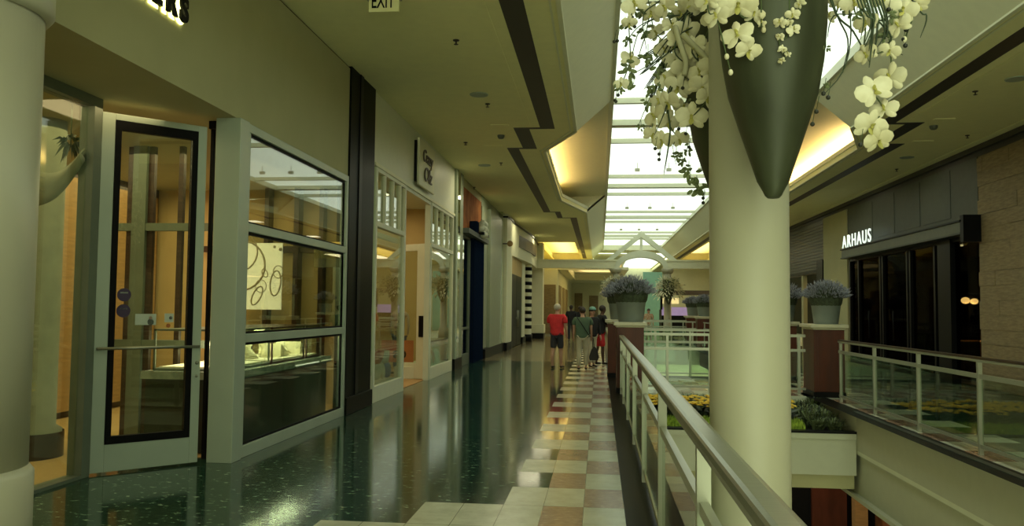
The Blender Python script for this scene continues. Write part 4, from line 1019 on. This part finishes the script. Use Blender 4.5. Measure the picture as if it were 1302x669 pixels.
CONE = [(0, 0), (.026, .003), (.038, .015), (.047, .035), (.072, .08), (.101, .17), (.152, .325), (.202, .483), (.228, .635), (.243, .80), (.248, .97), (.240, 1.14), (.222, 1.26), (.202, 1.25)]
def cone(x, y, z, lab, back=1):
    t = thing('hanging_cone_planter', lab, 'planter', (x, y, z), 'dark cone planters fixed to the near column')
    MB().lathe(CONE, (x, y, z), 48).build('vessel', 'bronze', t)
    MB().lathe([(0, 1.18), (.218, 1.18)], (x, y, z), 40).build('soil', 'soil', t)
    s = MB(); d = (Vector((KX, KY, 0))-Vector((x, y, 0))).normalized()
    s.tube([Vector((x, y, z+.95))+d*.20, Vector((KX, KY, z+.95))-d*KR*.9], .018, 8); s.tube([Vector((x, y, z+.5))+d*.16, Vector((KX, KY, z+.5))-d*KR*.9], .018, 8)
    s.build('bracket', 'blk', t)
    return t
C1 = (.798, 3.90, 2.07); C2 = (.745, 4.90, 2.07)
cone(*C1, 'large dark bronze cone planter hanging in front of the near round column')
cone(*C2, 'dark cone planter mostly hidden behind the near round column')

# ---- orchids and trailing leaves
def petal(mb, c, n, up, ang, l, w_, cup, mi):
    side = n.cross(up).normalized(); d = (up*math.cos(ang)+side*math.sin(ang)).normalized(); sd = n.cross(d).normalized()
    K = 9; ring = []
    for i in range(K):
        a = 2*PI*i/K; u = .5-.5*math.cos(a); v = math.sin(a)
        ring.append(c+d*(l*u)+sd*(w_/2*v*(.55+.9*u*(1.15-u)))+n*(cup*(u*u)+.15*w_*abs(v)*-.6))
    ctr = c+d*l*.5+n*(cup*.1+.012)
    mb.add(ring+[ctr], [(i, (i+1) % K, K) for i in range(K)], mi, True)
def bloom_mesh(c, n, roll=0, sz=.11):
    mb = MB(); n = n.normalized(); up = Vector((0, 0, 1))-n*n.z
    if up.length < .1: up = Vector((1, 0, 0))
    up.normalize(); up = (Matrix.Rotation(roll, 3, n) @ up)
    for a, l, w_ in ((0, .52, .36), (2.25, .5, .34), (-2.25, .5, .34)): petal(mb, c-n*.004, n, up, a, sz*l, sz*w_, -.006, 0)
    for a in (1.35, -1.35): petal(mb, c, n, up, a, sz*.56, sz*.66, .004, 0)
    petal(mb, c+n*.006, n, up, PI, sz*.22, sz*.2, .03, 1); petal(mb, c+n*.008, n, up, 0, sz*.12, sz*.14, .02, 1)
    mb.ball(c+n*.012, sz*.05, 1, 6, 4)
    return mb
VIEW = Vector((-.25, -1, -.05))
def spray(parent, pts, blooms, size=.12, stem_r=.0035, buds=()):
    """pts: stem points in space; blooms: (point, size)"""
    s = MB(); s.tube(pts, stem_r, 5); st_ = s.build('orchid_spray', 'stem', parent)
    for (c, sz) in blooms:
        n = (VIEW+Vector((random.uniform(-.6, .6), random.uniform(-.2, .4), random.uniform(-.55, .25)))).normalized()
        bloom_mesh(c, n, random.uniform(-.5, .5), sz).build('bloom', ['petal', 'lip'], st_)
    for c in buds: MB().ball(c, .011, 0, 8, 6, (1, 1, 1.3)).build('bud', 'petal', st_)
    return st_
def smooth_path(P, n=6):
    out = []
    for i in range(len(P)-1):
        p0 = P[max(i-1, 0)]; p1 = P[i]; p2 = P[i+1]; p3 = P[min(i+2, len(P)-1)]
        for k in range(n):
            t = k/n; out.append(.5*((2*p1)+(p2-p0)*t+(2*p0-5*p1+4*p2-p3)*t*t+(3*p1-p0-3*p2+p3)*t**3))
    out.append(P[-1]); return out
random.seed(21)
def arrangement(lab, C, Yd, sprays_, blades, leaves, berries_, ribbons=()):
    t = thing('orchid_arrangement', lab, 'flower arrangement', (C[0], C[1], C[2]+1.2), 'orchid arrangements in the hanging cones')
    top = Vector((C[0], C[1], C[2]+1.22))
    for pl_ in sprays_:
        P = [AY(x, y, Yd+dy) for x, y, dy, b in pl_]
        h = Vector((P[0].x, P[0].y, max(P[0].z+.12, top.z+.16)))
        path = smooth_path([top, (top+h)/2+Vector((0, 0, .14)), h]+P)
        spray(t, path, [(p+Vector((0, -.012, 0)), b/F*Yd) for p, (x, y, dy, b) in zip(P, pl_) if b > 0], buds=[p for p, (x, y, dy, b) in zip(P, pl_) if b < 0])
    s = MB()
    for (x0, y0, x1, y1, x2, y2, dy, w_) in blades:
        P = [top, AY(x0, y0, Yd+dy), AY(x1, y1, Yd+dy), AY(x2, y2, Yd+dy)]
        if y0 < 5: P.insert(1, Vector((P[1].x*.5+top.x*.5, P[1].y, top.z+.25)))
        path = smooth_path(P, 5); n = len(path)
        s.tube(path, [w_*(1-.85*abs(2*i/(n-1)-1)**3)+.0008 for i in range(n)], 4)
    if blades: s.build('grass_blades', 'blade', t)
    s = MB()
    for (x, y, l, dy) in leaves:
        c = AY(x, y, Yd+dy)
        for q in range(9):
            d = Vector((random.uniform(-1, 1), random.uniform(-.5, .5), random.uniform(-1, .3))).normalized(); n = Vector((random.uniform(-.4, .4), -1, random.uniform(-.4, .4))).normalized()
            o3 = c+Vector((random.uniform(-1, 1), random.uniform(-1, 1), random.uniform(-1, 1)))*l*.7
            petal(s, o3, n, Vector((0, 0, 1)), random.uniform(1.2, 5.1), l, l*.62, -.008, 0)
        s.tube([c+Vector((0, 0, l*1.5)), c, c-Vector((.01, 0, l))], .0018, 4, 1)
    if leaves: s.build('trailing_leaves', ['leaf', 'stem'], t)
    for (x, y, dy) in berries_:
        c = AY(x, y, Yd+dy); s = MB(); s.ball(c, .0105, 0, 8, 6); s.tube([c, c+Vector((.012, 0, .07))], .0015, 4, 1); s.build('berry', ['berry', 'stem'], t)
    s = MB()
    for rb in ribbons:
        P = smooth_path([AY(x, y, Yd+dy) for x, y, dy in rb], 5); s.tube(P, .018, 5)
    if ribbons: s.build('pale_roots', 'twig', t)
    return t
# front cone: blooms before the vessel and the long spray on the right
arrangement('white orchids and grass hanging from the front cone, reaching over its right side', C1, 3.66,
 [[(899, 2, .0, 34), (911, 22, 0, 34), (924, 72, 0, -1), (929, 92, 0, -1)],
  [(938, 8, -.02, 46), (958, 20, .02, 26), (937, 45, 0, 40), (951, 66, .03, 34)],
  [(968, 20, -.02, -1), (968, 31, 0, 11), (971, 38, 0, -1)],
  [(1016, 6, 0, 16), (1007, 20, 0, 18), (991, 30, 0, 17), (1008, 39, 0, 18)],
  [(1003, 30, 0, 10), (991, 48, 0, 12), (994, 64, 0, 12), (1001, 70, 0, 8), (993, 78, 0, 9)],
  [(1085, 4, .1, 34), (1100, 30, .1, 30), (1100, 70, .1, 28), (1130, 66, .1, 26), (1130, 100, .1, 42), (1111, 116, .08, 46), (1123, 140, .1, 34), (1106, 162, .08, 44), (1116, 180, .08, 36)],
  [(1122, 3, .15, 34), (1147, 14, .1, 36), (1141, 34, .1, 32), (1165, 8, .12, 32), (1150, 50, .1, -1)],
  [(1066, 4, .2, 28), (1052, 22, .2, 24)]],
 [(1106+a*4, 0, 1110+a*3.4+(a*a % 5)*2, 34+a*3, 1105+a*3.2+((a*7) % 5), 86-abs(a)*9-((a*5) % 4)*4, .05+.014*a, .0046-.0004*abs(a)) for a in range(-4, 5)] +
 [(1056, 0, 1085, 40, 1106, 80, .1, .004), (1058, 0, 1078, 50, 1072, 88, .12, .003), (1078, 0, 1076, 80, 1046, 122, .1, .0025), (1160, 0, 1178, 20, 1170, 48, .1, .0032), (1120, 30, 1130, 58, 1148, 70, .1, .003), (1096, 0, 1060, 20, 1052, 48, .12, .0025), (1090, 0, 1120, 26, 1150, 0, .1, .003)],
 [(1090, 20, .03, .12), (1075, 8, .03, .14), (1125, 46, .028, .12), (1052, 108, .012, .1), (1050, 60, .02, .14), (1135, 20, .03, .1)],
 [(1152, 38, .1), (1149, 50, .1), (1151, 58, .1), (1047, 119, .1), (1053, 124, .1), (1094, 184, .05), (1038, 142, .1), (1033, 158, .1), (1162, 4, .1), (1130, 12, .1)])
# back cone: the thick fall of blooms on the left
random.seed(5)
arrangement('thick fall of white orchids, leaves and berries left of the near column', C2, 4.75,
 [[(807, 6, 0, 34), (800, 30, 0, 20), (801, 76, .1, 26), (790, 108, .1, 20)],
  [(846, 10, -.05, 30), (854, 34, 0, 26), (844, 62, .1, 26), (846, 100, .1, 30), (838, 128, .1, 28), (832, 148, .1, 32), (829, 172, .1, 24), (842, 180, .1, 28)],
  [(878, 4, -.1, 32), (873, 40, 0, 36), (864, 52, 0, 34), (874, 86, 0, 40), (862, 112, .05, 36), (850, 132, .05, 34), (850, 156, .1, 32), (864, 178, .1, 26)],
  [(893, 6, -.1, 36), (905, 22, -.2, 30), (892, 66, -.1, 36), (905, 88, -.2, 34), (892, 112, -.2, 34), (899, 126, -.2, 30), (879, 150, -.1, 38)],
  [(866, 16, .1, 30), (884, 28, .1, 30), (858, 78, .1, 32), (878, 108, .1, 34), (868, 138, .1, 30)],
  [(828, 18, .1, 30), (834, 42, .2, 24), (856, 60, .1, 30), (882, 60, -.1, 32), (890, 92, -.1, 34)]],
 [(874-a, 22+2*a, 848-a*.6, 50+a*4.0, 806+a*2.1, 78+a*6.0-(a % 3)*7, .1+.01*a, .0034) for a in range(0, 15)] +
 [(884, 10+a*3, 858, 30+a*5, 828+a*3, 52+a*9, .02*a, .0034) for a in range(0, 6)] +
 [(850, 20, 812, 34, 792, 62, .1, .0022), (856, 20, 815, 36, 800, 92, .1, .0022), (840, 0, 818, 20, 822, 64, .05, .003), (838, 10, 820, 48, 812, 72, .1, .0024), (860, 60, 838, 76, 808, 92, .05, .003), (855, 110, 852, 170, 844, 222, .05, .0046), (858, 100, 846, 140, 832, 172, .05, .003), (880, 60, 900, 90, 905, 112, -.1, .004), (870, 40, 858, 66, 876, 84, -.05, .004), (880, 0, 872, 20, 866, 44, -.08, .006), (842, 100, 820, 140, 812, 160, .1, .0015), (862, 170, 856, 190, 860, 210, .1, .0012)],
 [(800, 48, .03, .1), (795, 30, .03, .1), (812, 12, .04, .1), (802, 84, .05, .1), (806, 104, .035, .1), (786, 110, .03, .1), (824, 70, .045, .1), (838, 90, .045, .1), (830, 112, .04, .1), (822, 132, .03, .1), (815, 160, .02, .1), (860, 196, .03, .1), (874, 188, .03, .1), (868, 202, .03, .1), (876, 214, .03, .05), (878, 224, .045, .05), (886, 238, .045, .05), (890, 244, .02, .05), (858, 90, .045, .15), (884, 46, .045, .15), (868, 70, .045, .15), (884, 128, .04, .1), (850, 20, .045, .15), (870, 20, .045, .15), (820, 40, .04, .12)],
 [(804, 22, .0), (807, 34, 0), (785, 52, 0), (781, 53, 0), (786, 121, 0), (783, 129, 0), (828, 122, 0), (833, 189, 0), (838, 196, 0), (838, 203, 0), (863, 164, 0), (872, 170, 0), (876, 187, 0), (894, 252, 0), (894, 258, 0), (863, 30, 0), (868, 112, 0), (782, 128, .05)],
 [[(868, 44, -.1), (880, 56, -.12), (896, 72, -.15), (912, 90, -.2)], [(858, 34, -.05), (866, 60, -.1), (872, 80, -.1), (870, 96, -.1)]])
# far cones on the arch columns
for x, l in ((.84, 'small far cone planter with pale flowers on the left arch column'), (3.50, 'small far cone planter with pale flowers on the right arch column')):
    t = thing('column_planter', l, 'planter', (x, 42.7, 2.2), 'cone planters on the arch columns')
    MB().lathe([(r_*1.25, z) for r_, z in CONE[:-1]], (x, 42.7, 1.85), 24).build('vessel', 'bronze', t)
    s = MB(); s2 = MB()
    for k in range(1000):
        a = random.uniform(0, 2*PI); ph = random.uniform(-.3, 1.3); rr = random.uniform(.45, .95)
        p = Vector((x+rr*.85*math.cos(a)*math.cos(ph*.9), 42.7+rr*.8*math.sin(a)*math.cos(ph*.9), 2.75+rr*.75*math.sin(ph)-.55*random.random()*(rr > .7)))
        d = (p-Vector((x, 42.7, 2.6))).normalized()
        (s if k % 4 else s2).add([p, p+d*.10+Vector((0, 0, -.05)), p+d.cross(Vector((0, 0, 1)))*.07+Vector((0, 0, .03)), p-d*.08], [(0, 1, 2), (0, 2, 3)])
    s.build('flowers', 'petal', t); s2.build('foliage', 'leaf', t)

# ================================================================== RAILINGS
def rail_run(name, lab, x, ys, zt, zm, ya, yb, rw, rh, mpost, mrail, glass=True, zb=.10, side=1, darktop=False, pw=.045):
    t = thing(name, lab, 'railing', (x, ya, 0), 'railings around the opening')
    s = MB(); n = 14     # handrail of flattened oval section
    sec = [(x+rw/2*math.copysign(abs(math.cos(2*PI*k/n))**.45, math.cos(2*PI*k/n)), zt-rh/2+rh/2*math.copysign(abs(math.sin(2*PI*k/n))**.45, math.sin(2*PI*k/n))) for k in range(n)]
    s.prism(sec, ya, yb, 0, 'y'); o = s.build('handrail', mrail, t)
    if darktop: MB().box(x-rw*.55, x+rw*.55, ya, yb, zt, zt+.022).build('rail_cap', 'shop_wood', t)
    MB().box(x-.018, x+.018, ya, yb, zm-.025, zm+.025).build('middle_rail', mpost, t)
    MB().box(x-.015, x+.015, ya, yb, zb-.018, zb+.018).build('bottom_rail', mpost, t)
    for y in ys:
        MB().box(x-pw/2, x+pw/2, y-pw/2, y+pw/2, .0, zt-rh*.6).build('post', mpost, t)
    if glass:
        e = sorted([ya]+list(ys)+[yb])
        for a, b in zip(e[:-1], e[1:]):
            if b-a > .5: MB().box(x-.006, x+.006, a+.06, b-.06, zb+.02, zm-.03).build('glass_panel', 'rail_glass', t)
    return t
rail_run('railing', 'brushed steel and glass railing running from the camera to the wooden pier', .415, [-.85, 1.25, 3.4, 5.55, 7.65, 9.75, 11.9, 13.9, 15.5], 1.085, .77, -3, 15.58, .098, .062, 'rail', 'steel', pw=.055)
rail_run('railing', 'pale railing with dark glass along the opposite walk', 4.17, [.9, 2.65, 4.4, 6.15, 7.9, 9.65, 11.4, 13.15, 14.92], 1.05, .86, -3, 15.0, .06, .035, 'rail', 'rail', darktop=True)
rail_run('railing', 'pale railing on the left edge beyond the bridge', .415, [20.4, 22.5, 24.6, 26.7, 28.8, 30.9, 33.0], 1.10, .80, 20.1, 33.4, .07, .05, 'rail', 'steel')
rail_run('railing', 'pale railing on the right edge beyond the bridge', 4.12, [20.4, 22.3, 24.1, 26.0, 27.8, 29.6, 31.4, 33.2], 1.10, .84, 20.1, 33.4, .06, .04, 'rail', 'rail')
def cross_rail(lab, y, xa, xb, zt=1.12, zm=.82, xs=(1.3, 2.1, 2.9, 3.75)):
    t = thing('railing', lab, 'railing', ((xa+xb)/2, y, 0), 'railings around the opening')
    MB().box(xa, xb, y-.03, y+.03, zt-.05, zt).build('handrail', 'rail', t); MB().box(xa, xb, y-.02, y+.02, zm-.025, zm+.025).build('middle_rail', 'rail', t)
    MB().box(xa, xb, y-.015, y+.015, .08, .12).build('bottom_rail', 'rail', t)
    for x in xs: MB().box(x-.025, x+.025, y-.025, y+.025, 0.002, zt-.05).build('post', 'rail', t)
    MB().box(xa+.05, xb-.05, y-.006, y+.006, .13, zm-.03).build('glass_panel', 'rail_glass', t)
cross_rail('near railing of the bridge above the flower bed', 16.15, .84, 3.87)
cross_rail('far railing of the bridge behind the flower bed', 19.55, .74, 4.10)
cross_rail('near railing of the second bridge, far off', 34.0, .84, 4.10)
cross_rail('far railing of the second bridge, far off', 37.8, .84, 4.10)
s = MB(); s.box(.76, 4.1, 19.40, 19.50, .0, .045); struct(s.build('trim_22', 'counter'))

# ---- wooden piers with stone caps
def pier(x0, x1, y0, y1, lab, h=1.225):
    t = thing('planter_pier', lab, 'pier', ((x0+x1)/2, (y0+y1)/2, 0), 'mahogany piers at the ends of the bridges')
    MB().box(x0, x1, y0, y1, .10, h).build('body', 'mahogany', t, .006)
    MB().box(x0-.012, x1+.012, y0-.012, y1+.012, 0.001, .10).build('plinth', 'blk', t)
    s = MB(); s.box(x0-.02, x1+.02, y0-.02, y1+.02, h, h+.035); s.box(x0-.06, x1+.06, y0-.06, y1+.06, h+.035, h+.10); s.build('cap', 'cap', t, .008)
    MB().box(x0+.07, x1-.07, y0-.006, y0+.002, .22, h-.12).build('panel', 'mahogany', t)
    return t
pier(.33, .83, 15.62, 16.45, 'mahogany pier with a stone cap at the end of the steel railing')
pier(.20, .76, 19.25, 20.0, 'second mahogany pier along the left walk, behind the nearest')
pier(3.89, 4.43, 15.6, 16.4, 'mahogany pier with a stone cap on the opposite walk, beside the flower bed')
pier(3.89, 4.43, 19.25, 20.0, 'mahogany pier on the opposite walk hidden behind the near column')
pier(3.89, 4.43, 33.6, 34.3, 'far mahogany pier at the near side of the second bridge')
pier(3.89, 4.43, 37.6, 38.3, 'far mahogany pier at the far side of the second bridge')

# ---- potted lavender (one plant, copied)
random.seed(11)
lv = thing('potted_lavender', 'x', 'potted plant', (0, 0, 0), 'pots of lavender on the piers')
MB().lathe([(0, 0), (.225, 0), (.235, .01), (.285, .40), (.30, .405), (.30, .435), (.275, .435), (.265, .39)], (0, 0, 0), 36).build('pot', 'pot', lv)
MB().lathe([(0, .40), (.27, .40)], (0, 0, 0), 24).build('soil', 'soil', lv)
s1, s2 = MB(), MB()
s1.ball((0, 0, .50), .30, 0, 20, 10, (1.08, 1.08, .92))
for k in range(1500):
    a = random.uniform(0, 2*PI); u = random.random()**.6; el = PI/2-u*1.35
    d = Vector((math.cos(a)*math.cos(el), math.sin(a)*math.cos(el), math.sin(el)))
    L_ = random.uniform(.20, .34); b = Vector((d.x*.14, d.y*.14, .42)); e = b+Vector((d.x*L_, d.y*L_, .05+d.z*L_*1.15))
    sd = d.cross(Vector((0, 0, 1))); sd = (sd.normalized() if sd.length > .05 else Vector((1, 0, 0)))*.006
    s1.add([b-sd, b+sd, e+sd*.4, e-sd*.4], [(0, 1, 2, 3)], 0)
    if k % 5 < 3:
        t1 = e+Vector((random.uniform(-.02, .02), random.uniform(-.02, .02), .0)); r_ = random.uniform(.007, .012); l = random.uniform(.05, .10)
        dn = (d+Vector((0, 0, .35))).normalized(); p1 = dn.cross(Vector((.3, .5, 1))).normalized()*r_; p2 = dn.cross(p1).normalized()*r_
        m_ = t1+dn*l*.4; q = t1+dn*l
        s2.add([t1-dn*.02, m_+p1, m_+p2, m_-p1, m_-p2, q], [(0, 1, 2), (0, 2, 3), (0, 3, 4), (0, 4, 1), (5, 2, 1), (5, 3, 2), (5, 4, 3), (5, 1, 4)])
s1.build('foliage', 'lav_leaf', lv); s2.build('flower_spikes', 'lav_flower', lv)
LV = [((.60, 15.95), 'grey pot of lavender on the nearest left mahogany pier'), ((.50, 19.6), 'grey pot of lavender on the second left pier, behind the nearest'),
      ((4.20, 15.95), 'grey pot of lavender on the opposite pier beside the flower bed'), ((4.2, 19.6), 'grey pot of lavender on the opposite pier behind the column'),
      ((4.2, 37.95), 'far grey pot of lavender left of another, beyond the bridges'), ((4.2, 33.95), 'far grey pot of lavender close to the near column edge, on the nearer far pier')]
lv.location = (*LV[0][0], 1.325); lv['label'] = LV[0][1]
for i, ((x, y), l) in enumerate(LV[1:]): copy_tree(lv, (x, y, 1.325), rz=1.3*i+.7, label=l, scale=.92 if i == 1 else 1)

# ---- planting in the trough
SZ = -.55
s = MB(); s.add([(.53, 13.61, -.42), (3.98, 13.61, -.42), (3.98, 15.68, -.28), (.53, 15.68, -.28), (.53, 13.61, -.88), (3.98, 13.61, -.88), (3.98, 15.68, -.88), (.53, 15.68, -.88)], [(0, 1, 2, 3), (4, 5, 6, 7), (0, 1, 5, 4), (1, 2, 6, 5), (2, 3, 7, 6), (3, 0, 4, 7)])
tag(s.build('planting_soil', 'soil'), 'dark soil of the flower bed in front of the bridge', 'soil', kind='stuff')
# low lime ground cover: nobody could count it
random.seed(2); s = MB()
for k in range(5200):
    x = random.uniform(.56, 3.25); y = random.uniform(13.64, 14.05); h = random.uniform(.12, .24)*(1-.3*abs(y-13.95))
    b = Vector((x, y, -.418+(y-13.61)*.0676)); d = Vector((random.uniform(-.05, .05), random.uniform(-.05, .05), h)); w_ = Vector((random.uniform(-1, 1), random.uniform(-1, 1), 0)).normalized()*.014
    s.add([b-w_*.5, b+d*.6+w_, b+d, b+d*.6-w_], [(0, 1, 2, 3)])
tag(s.build('lime_groundcover', 'lime'), 'low lime green ground cover along the front of the flower bed', 'ground cover', kind='stuff')
# marigolds: one plant with its parts, copied
mg = thing('marigold_plant', 'x', 'flower', (0, 0, 0), 'yellow marigolds in the flower bed')
s = MB()
for k in range(40):
    a = random.uniform(0, 2*PI); r_ = random.uniform(.02, .10); h = random.uniform(.05, .2)
    p = Vector((r_*math.cos(a), r_*math.sin(a), h)); w_ = Vector((math.cos(a+1.5), math.sin(a+1.5), .2))*.02; d = Vector((math.cos(a), math.sin(a), .4))*.05
    s.add([p-d, p+w_, p+d, p-w_], [(0, 1, 2, 3)])
s.tube([(0, 0, 0), (0, 0, .18)], .006, 5); s.build('leaves', 'blade', mg)
s = MB()
for k in range(6):
    a = k*1.1; c = Vector((.062*math.cos(a)*(k > 0), .062*math.sin(a)*(k > 0), .215+random.uniform(-.01, .02)))
    for ring, (R_, zz, nn) in enumerate(((.038, 0, 10), (.026, .010, 8), (.013, .017, 5))):
        for j in range(nn):
            q = 2*PI*j/nn+ring*.3; d = Vector((math.cos(q), math.sin(q), .25)); w_ = Vector((-math.sin(q), math.cos(q), 0))*.009; o3 = c+Vector((0, 0, zz))
            s.add([o3, o3+d*R_*.7+w_, o3+d*R_, o3+d*R_*.7-w_], [(0, 1, 2, 3)])
s.build('flower_heads', 'yellow', mg)
first = True; i = 0
for row, (yy, zz) in enumerate(((14.16, -.375), (14.40, -.36), (14.64, -.345), (14.88, -.33))):
    for c_ in range(13):
        x = .68+c_*.2+random.uniform(-.03, .03)+row*.06; p = (x, yy+random.uniform(-.04, .04), zz)
        lab = 'yellow marigold plant among its like in the flower bed before the bridge'
        if first: mg.location = p; mg['label'] = lab; first = False
        else: copy_tree(mg, p, rz=random.uniform(0, 6), label=lab, scale=random.uniform(1.35, 1.7))
# strap-leaved tufts
tf = thing('grass_tuft', 'x', 'ornamental grass', (0, 0, 0), 'arching grass tufts in the flower bed')
s = MB()
for k in range(70):
    a = random.uniform(0, 2*PI); L_ = random.uniform(.14, .24); h = random.uniform(.18, .36); w_ = Vector((-math.sin(a), math.cos(a), 0))*.008
    P = [Vector((math.cos(a)*L_*t, math.sin(a)*L_*t, h*(t*1.9-t*t*1.15))) for t in (0, .33, .66, 1)]
    s.add([P[0]-w_, P[0]+w_, P[1]+w_, P[1]-w_, P[2]+w_*.8, P[2]-w_*.8, P[3]], [(0, 1, 2, 3), (3, 2, 4, 5), (5, 4, 6)], k % 3 == 0)
s.build('blades', ['tuft', 'blade'], tf)
ts = copy_tree(tf); tsb = children(ts)[0]; tsb.data = tsb.data.copy(); tsb.data.materials[0] = M['leaf']
first = True; first_side = True
tl = [(x, y, 1.35, 'back') for y in (15.15, 15.45) for x in [.72+.3*k for k in range(9)]]+[(3.44+.14*a, 13.85+.38*b, 1.1, 'side') for a in range(4) for b in range(5)]
for x, y, sc2, wh in tl:
    x += random.uniform(-.04, .04); x = min(x, 3.82)
    lab = 'arching grey green grass tuft in the row behind the yellow marigolds' if wh == 'back' else 'arching dark green grass tuft at the right end of the flower bed'
    p = (x, y, -.42+(y-13.61)*.0676)
    if wh == 'side' and first_side: ts.location = p; ts['label'] = lab; ts['group'] = 'grass tufts at the right end of the bed'; first_side = False
    elif first: tf.location = p; tf['label'] = lab; first = False
    else: copy_tree(ts if wh == 'side' else tf, p, rz=random.uniform(0, 6), label=lab, scale=sc2*random.uniform(.85, 1.1), group='grass tufts at the right end of the bed' if wh == 'side' else None)

# ---- lower level things seen under the bridge
t = thing('red_wall_panel', 'dark red wall panel on the lower level, seen under the bridge', 'panel', (6.6, 25.8, -5.5))
MB().box(6.35, 7.35, 25.85, 26.0, -5.5, -1.5).build('panel', 'mahogany', t)
t = thing('lower_pillar', 'amber lit square pillar on the lower level beside the red panel', 'pillar', (7.6, 25.4, -5.5))
MB().box(7.4, 7.75, 25.2, 25.55, -5.2, -1.0).build('shaft', 'wood', t); MB().box(7.32, 7.83, 25.12, 25.63, -5.5, -5.2).build('base', 'cap', t)
t = thing('lower_bench', 'dark bench on the lower level seen through the gap under the bridge', 'bench', (5.8, 24, -5.5))
MB().box(5.5, 6.2, 23.6, 24.6, -5.05, -4.95).build('seat', 'blk', t); 
for xx in (5.55, 6.1):
    for yy in (23.65, 24.5): MB().box(xx, xx+.05, yy, yy+.05, -5.5, -5.05).build('leg', 'blk', t)

# ---- small ceiling fittings
def spk(x, y, lab):
    t = thing('sprinkler_head', lab, 'sprinkler', (x, y, CZ), 'sprinkler heads on the ceilings')
    MB().lathe([(0, 0), (.045, 0), (.04, -.012), (.012, -.014), (.010, -.05), (.03, -.055), (.03, -.06), (0, -.062)], (x, y, CZ), 14).build('head', 'stripe', t)
    return t
def disc(x, y, lab):
    t = thing('ceiling_speaker', lab, 'speaker', (x, y, CZ), 'round speaker grilles on the ceilings')
    MB().lathe([(0, -.010), (.12, -.010), (.15, -.014), (.155, 0)], (x, y, CZ), 24).build('grille', 'alu', t)
def CL(px, py):
    d = ray(px, py); k = (CZ-EYE)/d.z; return d.x*k, d.y*k
for (a, b), l in zip([(580, 51), (620, 132), (592, 181), (603, 238), (637, 207)], ['nearest on the left ceiling', 'second along the left ceiling', 'left ceiling near the board sign', 'left ceiling beyond the board sign', 'left ceiling beside the zigzag stripe']): spk(*CL(a, b), 'small dark sprinkler head, '+l)
for (a, b), l in zip([(1240, 116), (1230, 172), (1140, 215)], ['nearest on the right ceiling', 'middle of the right ceiling', 'furthest on the right ceiling']): spk(*CL(a, b), 'small dark sprinkler head, '+l)
for (a, b), l in zip([(609, 120), (616, 210)], ['nearer one on the left ceiling', 'further one on the left ceiling']): disc(*CL(a, b), 'flat round speaker grille, '+l)
for (a, b), l in zip([(1292, 100), (1153, 200)], ['nearer one on the right ceiling', 'further one on the right ceiling']): disc(*CL(a, b), 'flat round speaker grille, '+l)
for (a, b), l in zip([(637, 172), (1187, 160)], ['on the left ceiling beside the zigzag stripe', 'on the right ceiling beside the zigzag stripe']):
    x, y = CL(a, b); t = thing('smoke_detector', 'small smoke detector '+l, 'smoke detector', (x, y, CZ))
    MB().lathe([(0, -.075), (.05, -.07), (.07, -.04), (.075, 0)], (x, y, CZ), 16).build('housing', 'slate2', t)
